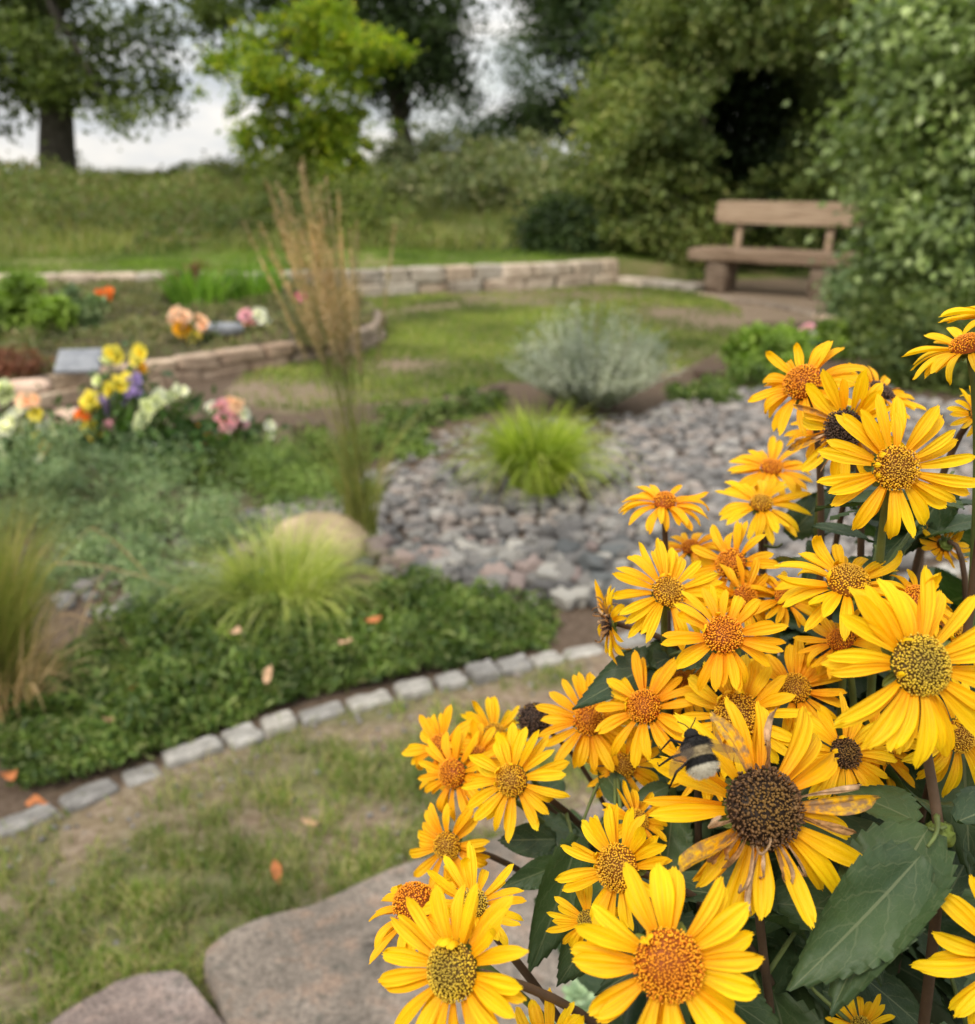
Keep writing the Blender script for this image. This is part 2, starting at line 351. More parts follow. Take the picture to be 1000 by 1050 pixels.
g = zone_grass(q[:, 0], q[:, 1])*np.clip((curbdist(q[:, 0], q[:, 1])-.03)/.25, 0.02, 1); fine = n2(q[:, 0], q[:, 1], 16, 4, 2)
q = q[rs.uniform(0, 1, len(q)) < np.clip(g*1.1*np.clip((fine-.3)*3, 0, 1), 0, 1)]
V, F = blades(q[:, 0], q[:, 1], np.zeros(len(q)), rs.uniform(.02, .062, len(q)), rs.uniform(.0022, .0045, len(q)), rs.uniform(.2, 1.5, len(q)), rs)
kind(mk('lawn_grass', V, F, M['grass']), 'stuff', 'thin patchy short grass between the granite kerb and the stone slabs', 'grass')
q = rs.uniform([-3.5, 5.5], [5.0, 13.4], (200000, 2)); q = q[inpoly(q[:, 0], q[:, 1], LAWN)]
q = q[rs.uniform(0, 1, len(q)) < zone_grass(q[:, 0], q[:, 1])*.9]
V, F = blades(q[:, 0], q[:, 1], np.zeros(len(q)), rs.uniform(.03, .06, len(q)), rs.uniform(.008, .014, len(q)), rs.uniform(.2, 1.3, len(q)), rs, 2)
kind(mk('lawn_grass', V, F, M['grass_far']), 'stuff', 'worn grass of the round lawn inside the low stone wall', 'grass')
# ---------------------------------------------------------------- bank behind the wall
WALL = [tuple(G(a, b)[:2]) for a, b in ((-420, 352), (-200, 330), (0, 312), (100, 309), (200, 308), (300, 307), (380, 304), (440, 301), (500, 298), (560, 296), (630, 291))]
WX = np.array([p[0] for p in WALL]); WY = np.array([p[1] for p in WALL])
def wally(x): return np.interp(x, WX, WY)+np.clip(np.asarray(x)-WX[-1], 0, 3)*.25
def bank_z(x, y):
    v = y-wally(x)-.12; fr = .31*np.clip(1-(x-WX[-1])/2.2, 0, 1)
    s = np.clip(v/13, 0, 1); s = s*s*(3-2*s); z = fr+s*.85*np.clip(1.0+np.clip(x, 0, 6)*.12, .9, 1.6)
    return z+(n2(x, y, .5, 21)-.5)*.28*np.clip(v/3, 0, 1)-np.clip((y-40)/60, 0, 3)*.6*0+.004
bx_ = np.concatenate([np.linspace(-60, -8, 30), np.arange(-7.8, 9, .2), np.linspace(9.3, 60, 30)]); bv = np.concatenate([[.115], np.arange(.12, 8, .25), np.geomspace(8.1, 500, 40)])
X, Vv = np.meshgrid(bx_, bv); X = X.ravel(); Yb = wally(X)+Vv.ravel(); Z = bank_z(X, Yb); Z[Vv.ravel() < .118] = -.06
nx = len(bx_); ny = len(bv); ii, jj = np.meshgrid(np.arange(nx-1), np.arange(ny-1)); q0 = (jj*nx+ii).ravel()
FQ = np.stack([q0, q0+1, q0+nx+1, q0+nx], -1)
m, n, o = newmat('bank_turf'); c = ramp(n, texn(n, 1.1, 5, .65), [(.3, (.065, .09, .025)), (.48, (.11, .14, .035)), (.62, (.20, .18, .08)), (.75, (.24, .19, .12))])
finish(n, o, c, .95, bump(n, texn(n, 20, 5), .6, .03), .1); M['bank'] = m
kind(mk('grass_bank', np.stack([X, Yb, Z], -1), FQ, m), 'structure')
rs = np.random.RandomState(5)
def tuftfield(n, x0, x1, v0, v1, h0, h1, wd, seed, name, mat, label, cond=None):
    rs = np.random.RandomState(seed); x = rs.uniform(x0, x1, n); y = wally(x)+rs.uniform(v0, v1, n)**1.0
    k = n2(x, y, 1.3, seed, 3); keep = rs.uniform(0, 1, n) < np.clip((k-.3)*3, 0.05, 1)
    if cond is not None: keep &= cond(x, y)
    x = x[keep]; y = y[keep]; h = rs.uniform(h0, h1, len(x))*(.5+n2(x, y, .7, seed+1, 2))
    V, F = blades(x, y, bank_z(x, y)-.02, h, wd, rs.uniform(.1, .9, len(x)), rs, 2)
    return kind(mk(name, V, F, mat), 'stuff', label, 'grass')
M['turf_bright'] = foliage('bank_turf_bright', [(.09, .17, .015), (.14, .23, .025), (.19, .26, .05)], .6, .35, 1)
M['turf_rough'] = foliage('rough_meadow', [(.10, .15, .03), (.16, .20, .05), (.25, .24, .09), (.19, .24, .06), (.30, .25, .13)], .7, .3, .45)
tuftfield(60000, -8, 6, .15, 2.6, .04, .10, .014, 31, 'lawn_grass', M['turf_bright'], 'bright green short grass directly above the long stone wall', lambda x, y: x < WX[-1]+.6)
tuftfield(90000, -12, 9, 1.8, 16, .14, .42, .022, 33, 'meadow_grass', M['turf_rough'], 'rough tall meadow grass climbing the bank behind the stone wall')
rs = np.random.RandomState(41); n_ = 90000; x = rs.uniform(-13, 8, n_); y = wally(x)+rs.uniform(2.0, 15, n_); k = n2(x, y, .75, 88, 3); kp = k > .5; x = x[kp]; y = y[kp]; k = k[kp]
z = bank_z(x, y)+np.clip((k-.5)*4, 0, 1)*.75*np.abs(1-np.abs(rs.normal(0, .35, len(x))))
M['weeds'] = foliage('bank_weeds', [(.09, .13, .035), (.13, .18, .05), (.19, .24, .07), (.22, .17, .10), (.14, .20, .045)], .7, .3, .35)
def leaves0(Cn, L, rs, ratio):
    n = len(Cn); D = unit(rs.normal(0, 1, (n, 3))+[0, 0, .5]); S = unit(np.cross(D, unit(rs.normal(0, 1, (n, 3))))); L = L[:, None]
    return np.stack([Cn-D*L*.5, Cn+S*L*ratio*.5, Cn+D*L*.5, Cn-S*L*ratio*.5], 1).reshape(-1, 3), np.arange(n*4).reshape(n, 4)
V, F = leaves0(np.column_stack([x, y, z]), rs.uniform(.05, .13, len(x)), rs, .5)
kind(mk('meadow_weeds', V, F, M['weeds']), 'stuff', 'lumpy dull green and brownish weeds among the meadow grass on the bank', 'weeds')
# ---------------------------------------------------------------- stone walls
M['wallstone'] = stone('pale_wall_stone', (.30, .25, .19), (.44, .39, .31), (.54, .49, .41), 4, .7, .02, True, fine=40)
M['bedstone'] = stone('brown_wall_stone', (.20, .15, .11), (.33, .26, .19), (.42, .35, .27), 6, .7, .02, True, fine=50)
def polyl(pts, step):
    pts = np.array(pts, float); d = np.hypot(*np.diff(pts, axis=0).T); s = np.concatenate([[0], np.cumsum(d)]); L = s[-1]
    return s, L, lambda u: np.array([np.interp(u, s, pts[:, 0]), np.interp(u, s, pts[:, 1])])
def wall(label, pts, courses, mat, ln=(.3, .6), dep=.24, seed=1, z0=-.02, ends=None):
    rs = random.Random(seed); s, L, f = polyl(pts, 0); t = thing('stone_wall', label, 'wall', (*f(L/2), 0)); z = z0
    for ci, h in enumerate(courses):
        b = B(); u = rs.uniform(0, .1); Lc = L if ends is None else L*ends[ci]
        while u < Lc-.08:
            l = min(rs.uniform(*ln), L-u); a = f(u); c_ = f(u+l); m_ = (a+c_)/2; an = math.atan2(c_[1]-a[1], c_[0]-a[0])
            V, F = rock((l*.985, dep*rs.uniform(.9, 1.1), h*rs.uniform(.94, 1.1)), rs.randint(1, 9999), 10, .11, 7, 1.3)
            V = rotz(V, an+rs.uniform(-.03, .03))+np.array([m_[0]+rs.uniform(-.015, .015), m_[1]+rs.uniform(-.02, .02), z+h/2]); b.add(V, F); u += l
        b.mk('course', mat, t); z += h*.97
    return t
wall('long low pale dry stone retaining wall curving below the grassy bank', WALL, (.17, .17), M['wallstone'], seed=4, ends=(1, 1))
wall('single course of pale stones running on from the wall end to the bench', [tuple(G(a, b)[:2]) for a, b in ((634, 292), (660, 294), (690, 297), (716, 300))], (.13,), M['wallstone'], (.25, .4), seed=8)
wall('flat brown edging stones curving past the front of the bench', [tuple(G(a, b)[:2]) for a, b in ((716, 302), (745, 308), (790, 313), (835, 322), (868, 336))], (.05,), M['bedstone'], (.3, .5), .18, seed=9)
wall('curved two course brown stone wall round the raised flower bed', [tuple(G(a, b)[:2]) for a, b in ((-330, 470), (-60, 436), (40, 414), (110, 402), (200, 388), (300, 372), (355, 364), (380, 354), (385, 342), (368, 326), (330, 316))], (.10, .10), M['bedstone'], (.22, .45), .2, seed=12)
# soil filling the raised bed
BED = np.array(BEDP); cen = BED.mean(0); bv_ = []; bf = []
rings = [0, .25, .5, .75, .92, 1.0]; NB = 90
ss, LL, fb = polyl(np.vstack([BED, BED[:1]]), 0)
for r in rings:
    for k in range(NB): p = cen+(fb(LL*k/NB)-cen)*r; bv_.append((p[0], p[1], .165+.06*float(n2(p[0], p[1], 2, 8))*(1-r*.4)))
for i in range(len(rings)-1):
    for k in range(NB): bf.append((i*NB+k, i*NB+(k+1) % NB, (i+1)*NB+(k+1) % NB, (i+1)*NB+k))
m, n, o = newmat('bed_soil'); finish(n, o, ramp(n, texn(n, 12, 6, .7), [(.3, (.05, .04, .025)), (.6, (.12, .10, .06)), (.75, (.2, .15, .1))]), .95, bump(n, texn(n, 40, 5), .8, .02), .1)
kind(mk('bed_soil', bv_, bf, m), 'structure')
# ---------------------------------------------------------------- granite setts
M['sett'] = stone('granite_sett', (.17, .16, .145), (.31, .295, .27), (.43, .41, .38), 18, .7, .008, objrand=True, fine=170)
ORD = ['first', 'second', 'third', 'fourth', 'fifth', 'sixth', 'seventh', 'eighth', 'ninth', 'tenth', 'eleventh', 'twelfth', 'thirteenth', 'fourteenth', 'fifteenth', 'sixteenth', 'seventeenth', 'eighteenth', 'nineteenth', 'twentieth']
s_, L_, fc = polyl(CURB, 0); u = .0; k = 0; rr = random.Random(5)
lens = []
while u < L_-.1:
    l = rr.uniform(.08, .15); a = fc(u); c_ = fc(u+l); m_ = (a+c_)/2; px, py, _ = proj((m_[0], m_[1], 0)); an = math.atan2(c_[1]-a[1], c_[0]-a[0])
    V, F = rock((l*.97, .075*rr.uniform(.8, 1.15), .09), rr.randint(1, 9999), 9.0, .13, 10, 1.6)
    V = rotz(V, an+rr.uniform(-.12, .12))+np.array([m_[0], m_[1]+rr.uniform(-.006, .006), -.018+rr.uniform(-.02, .01)])
    o = mk('granite_sett', V, F, M['sett'])
    lens.append((px, o, (m_[0], m_[1], 0))); u += l+rr.uniform(.003, .018)
vis = [x for x in lens if -25 < x[0] < 660]
for i, (px, o, lc) in enumerate(lens):
    if (px, o, lc) in vis:
        j = vis.index((px, o, lc)); tag(o, 'rough grey granite sett, %s from the left along the kerb' % ORD[min(j, 19)], 'paving stone', 'granite setts along the lawn edge', lc)
    else: tag(o, 'rough grey granite sett of the kerb hidden behind the yellow flowers or past the frame', 'paving stone', 'granite setts along the lawn edge', lc)
# ---------------------------------------------------------------- slabs
def slab(label, pxs, h, mat, seed, pts=None):
    pts = np.array(gp(pxs, h)) if pts is None else np.array(pts); c_ = pts.mean(0); s, L, f = polyl(np.vstack([pts, pts[:1]]), 0); N = 120; V = []; F = []
    out = np.array([f(L*k/N) for k in range(N)])
    for _ in range(0): out = (np.roll(out, 1, 0)+2*out+np.roll(out, -1, 0))/4
    wob = 1+.03*(n2(out[:, 0], out[:, 1], 14, seed, 4)-.5)*2
    RR = [0.02, .2, .4, .55, .7, .8, .88, .94, .975, .992, 1.0, 1.0]
    for i, r in enumerate(RR):
        z = h+.03*(n2((c_+(out-c_)*r)[:, 0], (c_+(out-c_)*r)[:, 1], 6, seed, 4)-.5)
        if i == 8: z = z-.002
        if i == 9: z = z-.007
        if i == 10: z = z-.02
        if i == 11: z = z*0-.03
        p = c_+(out-c_)*(r*wob)[:, None]; V.append(np.column_stack([p, z]))
    V = np.concatenate(V)
    for i in range(len(RR)-1):
        for k in range(N): F.append((i*N+k, i*N+(k+1) % N, (i+1)*N+(k+1) % N, (i+1)*N+k))
    F.append(tuple(range(N)))
    o = mk('stone_slab', V, F, mat); tag(o, label, 'stone slab', None, (c_[0], c_[1], 0)); return o
def granite(name, c1, c2, c3, rust):
    m, n, o = newmat(name); c = ramp(n, texn(n, 8, 6, .65), [(.3, c1), (.5, c2), (.68, c3)])
    c = mixc(n, ramp(n, texn(n, 17, 5, .6), [(.52, (0,)*3), (.64, (.45,)*3)]), c, rust)
    c = mixc(n, ramp(n, texn(n, 26, 4, .6), [(.56, (0,)*3), (.66, (.6,)*3)]), c, (.10, .10, .085))
    c = mixc(n, 1, c, ramp(n, texn(n, 140, 3, .7), [(.3, (.45,)*3), (.5, (1,)*3), (.7, (1.5,)*3)]), 'MULTIPLY')
    finish(n, o, c, .9, bump(n, texn(n, 28, 7, .75), 1, .02), .2); return m
M['granite_a'] = granite('granite_grey_pink', (.14, .12, .10), (.24, .20, .165), (.34, .285, .24), (.34, .21, .14))
M['granite_b'] = granite('granite_mauve', (.17, .13, .115), (.26, .205, .18), (.34, .28, .255), (.35, .25, .205))
slab('large lichen spotted grey stone slab under the left yellow flowers', [(208, 984), (211, 972), (232, 958), (258, 944), (330, 921), (402, 889), (470, 866), (560, 838), (640, 812), (760, 960), (700, 1150), (300, 1230), (246, 1085), (232, 1046), (222, 1015)], .07, M['granite_a'], 3)
slab('mauve grey stone slab in the bottom left corner beside the larger slab', [(0, 1085), (60, 1042), (118, 1006), (140, 999), (178, 993), (190, 997), (208, 1020), (236, 1052), (270, 1140), (300, 1240), (40, 1300)], .06, M['granite_b'], 5)
slab('pale pink stone slab showing between flower stalks behind the dark leaves', [(600, 845), (655, 800), (760, 770), (900, 800), (1000, 900), (960, 1060), (830, 1090), (790, 970)], .065, M['granite_b'], 8)
# ---------------------------------------------------------------- river stones
cols = {'grey': ((.12, .115, .11), (.22, .21, .20), (.33, .315, .295)), 'pinkish': ((.25, .185, .165), (.34, .265, .24), (.42, .35, .32)), 'pale': ((.28, .26, .23), (.46, .44, .40), (.60, .57, .52)), 'bluish dark': ((.10, .11, .11), (.17, .18, .18), (.27, .275, .27))}
SM = {k: stone('stream_stone_'+k.replace(' ', '_'), *v, 22, .8, .012, objrand=True, fine=200) for k, v in cols.items()}
rs = np.random.RandomState(8); cand = []
cell = .047; px0 = np.array(RIVER); lo = px0.min(0); hi = px0.max(0)
xx, yy = np.meshgrid(np.arange(lo[0], hi[0], cell), np.arange(lo[1], hi[1], cell)); xx = xx.ravel()+rs.uniform(-.028, .028, xx.size); yy = yy.ravel()+rs.uniform(-.028, .028, yy.size)
e = .05*(n2(xx, yy, 5, 2)-.5)*4; ok = inpoly(xx+e, yy+e, RIVER); xx = xx[ok]; yy = yy[ok]
keep = rs.uniform(0, 1, len(xx)) < np.where(yy > 4.6, .85, 1); xx = xx[keep]; yy = yy[keep]
stl = []
for x, y in zip(xx, yy):
    a, b, d = proj((x, y, 0)); hid = (a > 640 and b > 560) or a > 860 and b > 470 or a > 1010 or (a > 760 and b > 540)
    sz = (.034+.07*rs.uniform()**1.8)*(1.12 if b > 570 else .95); cn = rs.choice(['grey', 'grey', 'pinkish', 'pale', 'bluish dark', 'grey'])
    stl.append((hid, -b-rs.uniform(0, 8)-sz*300, x, y, sz, cn))
stl.sort(key=lambda t: (t[0], t[1]))
tm = {}
for cn in SM:
    for k in range(4):
        V, F = rock((1, rs.uniform(.65, .95), rs.uniform(.5, .75)), 40+k*7+len(tm), 4.0, .5, 6, 1.7); o_ = mk('tmp', V, F, SM[cn]); tm[cn, k] = o_.data; bpy.data.objects.remove(o_)
bb = B(); rest = []
for i, (hid, _, x, y, sz, cn) in enumerate(stl):
    if i < 300:
        o = bpy.data.objects.new('stream_stone', tm[cn, i % 4]); C.objects.link(o); o.scale = (sz, sz, sz); o.location = (x, y, sz*rs.uniform(.2, .38))
        o.rotation_euler = (rs.uniform(-.35, .35), rs.uniform(-.35, .35), rs.uniform(0, 6.28)); o['label'] = '%s rounded stone among the others of the dry stream bed' % {'grey': 'mid grey', 'pinkish': 'pinkish', 'pale': 'pale whitish', 'bluish dark': 'dark bluish'}[cn]
        o['category'] = 'stone'; o['group'] = cn+' stones in the near part of the dry stream bed'
    else:
        V, F = rock((sz, sz*rs.uniform(.65, .95), sz*rs.uniform(.5, .75)), i, 2.7, .26, 3, 1.5); bb.add(rotz(V, rs.uniform(0, 6.28))+np.array([x, y, sz*.3]), F)
print('river stones', len(stl))
M['pebble'] = stone('stream_stone_mixed', (.13, .125, .12), (.22, .21, .195), (.31, .295, .275), 24, .6, .006, True, fine=150)
q = sample_poly(RIVER, 1100, rs)
for i in range(len(q)):
    z_ = rs.uniform(.022, .04); V, F = rock((z_, z_*.8, z_*.7), i+5000, 2.7, .26, 2, 1.5); bb.add(V+np.array([q[i, 0], q[i, 1], .008]), F)
q = sample_poly(gp([(60, 560), (120, 540), (320, 520), (330, 560), (230, 620), (100, 640), (60, 620)]), 150, rs)
for i in range(len(q)):
    z_ = rs.uniform(.03, .085); V, F = rock((z_, z_*.8, z_*.6), i+7000, 2.7, .26, 3, 1.5); bb.add(V+np.array([q[i, 0], q[i, 1], .012]), F)
q = sample_poly(gp([(395, 500), (400, 458), (470, 440), (560, 432), (640, 425), (620, 480), (500, 505)]), 420, rs)
for i in range(len(q)):
    z_ = rs.uniform(.015, .06); V, F = rock((z_, z_*.8, z_*.6), i+9000, 2.7, .26, 2, 1.5); bb.add(V+np.array([q[i, 0], q[i, 1], .008]), F)
kind(bb.mk('stream_pebbles', M['pebble']), 'stuff', 'smaller and farther grey and pinkish stones filling the dry stream bed', 'stones')
# small litter chips on the soil strip by the kerb
bb = B(); rs = np.random.RandomState(61)
q = rs.uniform([-1.5, 1.2], [1.2, 3.0], (2600, 2)); q = q[inpoly(q[:, 0], q[:, 1], NEAR)]; dd = curbdist(q[:, 0], q[:, 1]); q = q[(rs.uniform(0, 1, len(q)) < np.exp(-dd*5)+.12)]
for i in range(len(q)):
    z_ = rs.uniform(.006, .02); V, F = rock((z_, z_*.7, z_*.5), i+100, 2.5, .3, 2); bb.add(rotz(V, i)+np.array([q[i, 0], q[i, 1], .004]), F)
kind(bb.mk('gravel_chips', M['pebble']), 'stuff', 'small gravel chips scattered on bare soil beside the granite kerb', 'gravel')
M['boulder'] = stone('sand_boulder', (.26, .20, .12), (.38, .29, .18), (.47, .37, .25), 9, .5, .008, fine=150)
pb = G(312, 590); V, F = rock((.37, .27, .25), 77, 2.6, .2, 10, 1.1)
tag(mk('boulder', V+np.array([pb[0]+.03, pb[1]+.2, .025]), F, M['boulder']), 'rounded sandy yellow boulder behind the front pale grass tuft', 'boulder', None, (pb[0]+.02, pb[1]+.2, 0))
# ---------------------------------------------------------------- leaf clouds
def leaves(Cn, L, rs, outw=None, ratio=.55, droop=.2, upb=.5, fold=.12):
    n = len(Cn); L = np.broadcast_to(L, (n,)); D = unit(rs.normal(0, 1, (n, 3))-np.array([0, 0, droop])*2*.5)
    if outw is not None: D = unit(D+outw*.7)
    N = unit(rs.normal(0, 1, (n, 3))*.8+np.array([0, 0, upb])+(outw*.6 if outw is not None else 0)); S = unit(np.cross(D, N)); N = np.cross(S, D)
    L = L[:, None]; w_ = L*ratio*.5
    V = np.stack([Cn-D*L*.5, Cn-D*L*.02+S*w_+N*L*fold, Cn+D*L*.5, Cn-D*L*.02-S*w_+N*L*fold], 1).reshape(-1, 3)
    return V, np.arange(n*4).reshape(n, 4)
def cloud(blobs, n, rs, clumps=120, sig=.12, shell=.35, lump=.35, seed=1, cut=None):
    # points in leaf clumps spread through the outer part of a union of ellipsoids
    bl = np.array(blobs, float); wgt = bl[:, 3]*bl[:, 4]+bl[:, 4]*bl[:, 5]; wgt /= wgt.sum()
    K = clumps; bi = rs.choice(len(bl), K, p=wgt); d = unit(rs.normal(0, 1, (K, 3)))
    r = (1-np.abs(rs.normal(0, shell, K)))*(1-lump/2+lump*noise3(d*2.3+bi[:, None]*5.1+seed, seed)); r = np.clip(r, .1, 1.3)
    cc = bl[bi, :3]+d*r[:, None]*bl[bi, 3:6]
    # drop clumps buried inside another blob
    if cut is not None: kk = cut(cc); cc = cc[kk]; bi = bi[kk]; d = d[kk]
    sc_ = rs.uniform(.5, 1.5, len(cc)); ci = rs.choice(len(cc), n, p=sc_/sc_.sum())
    s3 = rs.normal(0, 1, (n, 3))*(sig*(.6+.8*rs.uniform(0, 1, len(cc))[ci]))[:, None]*np.array([1, 1, .7])
    return cc[ci]+s3, d[ci], cc
def tree(name, label, cat, base, trunk, blobs, n, leaf, mat, bark, clumps=200, sig=.3, seed=1, limbs=14, group=None, ratio=.6, tr=.1, cut=None, lump=.4, shell=.35, droop=.2):
    rs = np.random.RandomState(seed); t = thing(name, label, cat, base, group)
    p, d, cc = cloud(blobs, n, rs, clumps, sig, shell, lump, seed, cut)
    if cut is not None: kk = cut(p); p = p[kk]; d = d[kk]; n = len(p)
    gz = np.maximum(p[:, 2], bank_z(p[:, 0], p[:, 1])*(p[:, 1] > wally(p[:, 0]))+.01); p[:, 2] = gz
    V, F = leaves(p, rs.uniform(.6, 1.3, n)*leaf, rs, d, ratio, droop); mk('crown', V, F, mat, t)
    b = B(); top = np.array(trunk[-1]); tp = np.array(trunk, float); m_ = len(tp)
    b.add(*tube(tp+rs.normal(0, tr*.15, tp.shape)*np.array([1, 1, 0]), np.linspace(tr, tr*.45, m_), 9)); tk = b.mk('trunk', bark, t); b = B()
    for k in rs.choice(len(cc), min(limbs, len(cc)), replace=False):
        s = tp[rs.randint(max(1, m_//2), m_)] if m_ > 1 else tp[0]; e_ = cc[k]
        if cut is not None:
            if e_[2] > 1.3: continue
            s = tp[0]+[0, 0, .15]
        mid = (s+e_)/2+np.array([0, 0, .1])*np.linalg.norm(e_-s)*.5
        b.add(*tube(bez(s, s*.6+mid*.4, mid, e_, 8), np.linspace(tr*.4, tr*.06, 8), 5))
    b.mk('branches', bark, tk); return t
M['bark'] = stone('bark_grey', (.045, .038, .03), (.08, .07, .055), (.12, .11, .09), 6, .9, .03, fine=40)
def E(px, py, Y, rx, ry, rz):
    c = PY(px, py, Y); s = Y/FPX; return (c[0], c[1], c[2], rx*s, ry, rz*s)
LM = lambda nm, *c, **k: foliage(nm, list(c), **k)
M['oak'] = LM('broadleaf_dull', (.06, .095, .022), (.10, .14, .032), (.15, .19, .05), nscale=.6)
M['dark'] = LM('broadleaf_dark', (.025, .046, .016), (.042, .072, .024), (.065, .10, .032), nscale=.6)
M['lime'] = LM('young_leaf_lime', (.10, .17, .015), (.17, .26, .02), (.28, .36, .03), (.42, .42, .03), nscale=.9, trans=.5)
M['hedgeA'] = LM('hedge_mid', (.10, .14, .03), (.15, .20, .045), (.21, .26, .07), (.31, .31, .11), nscale=.7)
M['hedgeB'] = LM('hedge_deep', (.07, .11, .03), (.115, .165, .045), (.17, .22, .065), (.25, .28, .11), nscale=.7)
M['hedgeC'] = LM('hedge_light', (.10, .16, .045), (.17, .24, .07), (.25, .33, .11), (.38, .47, .22), nscale=1.1, trans=.3, rough=.4, spec=.5)
M['scrub'] = LM('scrub_grey', (.11, .145, .06), (.16, .195, .085), (.21, .24, .11), (.27, .25, .14), nscale=.6)
M['fardull'] = LM('far_scrub', (.06, .075, .03), (.09, .10, .045), (.13, .10, .06), nscale=.4)
def gb(px, Y): p = PY(px, 300, Y); return (p[0], Y, float(bank_z(np.array(p[0]), np.array(Y))))
b0 = gb(82, 21)
tree('large_tree', 'large old tree with thick forked trunk against the sky on the left', 'tree', b0,
     [(b0[0], 21, b0[2]-.1), (b0[0]-.05, 21, 1.9), (b0[0]+.02, 21, 2.8), (b0[0], 21, 3.9), (b0[0]-.3, 21, 5.5), (b0[0]-.6, 21, 8)],
     [E(30, 20, 21, 120, 2.4, 85), E(90, -80, 21, 120, 2.6, 100), E(-90, -20, 21, 120, 2.5, 110), E(75, -180, 21, 210, 3, 140), E(150, 50, 20, 42, 1.5, 34), E(110, 100, 20, 45, 1, 20), E(215, 20, 20.5, 40, 1.3, 30), E(60, 70, 20.4, 100, 1.6, 38), E(20, 60, 19.5, 70, 1.2, 45), E(140, 108, 20, 40, 1, 20), E(-40, 90, 20, 60, 1.2, 40)],
     44000, .14, M['oak'], M['bark'], 420, .24, 3, 34, tr=.40, shell=.4)
bk = gb(310, 15.5)
tree('young_tree', 'young bright yellow green tree in front of dark trees', 'tree', bk,
     [(bk[0], 15.5, bk[2]-.1), (bk[0]+.03, 15.5, 1.5), (bk[0]-.02, 15.5, 2.3), (bk[0], 15.5, 3.4)],
     [E(290, 90, 15.5, 60, .8, 60), E(345, 70, 15.5, 55, .8, 45), E(320, 25, 15.5, 45, .6, 38), E(380, 55, 15.4, 35, .5, 16), E(330, 130, 15.5, 62, .8, 40), E(262, 70, 15.4, 35, .5, 34), E(215, 98, 15.5, 22, .4, 10), E(345, 150, 15.5, 40, .6, 30), E(300, 150, 15.5, 55, .6, 30), E(320, 190, 15.5, 45, .5, 26), E(400, 60, 15.3, 24, .3, 12), E(225, 60, 15.6, 26, .3, 14), E(250, 140, 15.3, 24, .3, 18)],
     15000, .10, M['lime'], M['bark'], 260, .10, 5, 30, tr=.05, lump=.9, shell=.5)
for (px, Yd, label, bl, nn, sd_, cn) in (
    (415, 27, 'tall dark tree with drooping crown behind the young tree', [E(400, -20, 27, 70, 2.5, 95), E(330, -60, 27, 110, 3, 80), E(440, 60, 27, 36, 1.8, 42), E(420, -120, 27, 120, 3, 90), E(260, -40, 27, 60, 2, 60), E(400, 85, 27, 24, 1, 36), E(415, 20, 26, 70, 1.2, 60), E(360, 40, 26, 60, 1.2, 60), E(458, 55, 26, 24, 1, 50), E(470, 100, 26.5, 26, 1, 18)], 44000, 11, 480),
    (640, 27, 'dark overhanging tree at the top behind the tall hedge', [E(620, -20, 27, 90, 2.5, 70), E(700, -40, 27, 90, 2.5, 130), E(560, -45, 27, 50, 2, 45), E(650, 60, 27, 48, 2, 60), E(600, 118, 27.5, 45, 1.6, 34), E(560, 120, 28, 50, 1.6, 20), E(640, 30, 26, 90, 1.4, 60), E(585, 20, 26, 50, 1.2, 45)], 38000, 12, 400),
    (500, 34, 'small thin dark bushy tree on the skyline below the sky gap', [E(520, 140, 34, 60, 3, 30), E(470, 150, 34, 40, 2, 22), E(560, 95, 34, 30, 2, 40), E(540, 60, 34, 26, 2, 30)], 5200, 13, 90)):
    bk = gb(px, Yd)
    tree('dark_tree', label, 'tree', bk, [(bk[0], Yd, bk[2]-.1), (bk[0]+.1, Yd, 2.0), (bk[0], Yd, 2.6)]+([(bk[0], Yd, 4.5), (bk[0]+.2, Yd, 7)] if Yd < 30 else []), bl, nn, .15, M['dark'], M['bark'], cn, .33, sd_, 26 if Yd < 30 else 10, tr=.28 if Yd < 30 else .1, shell=.42)
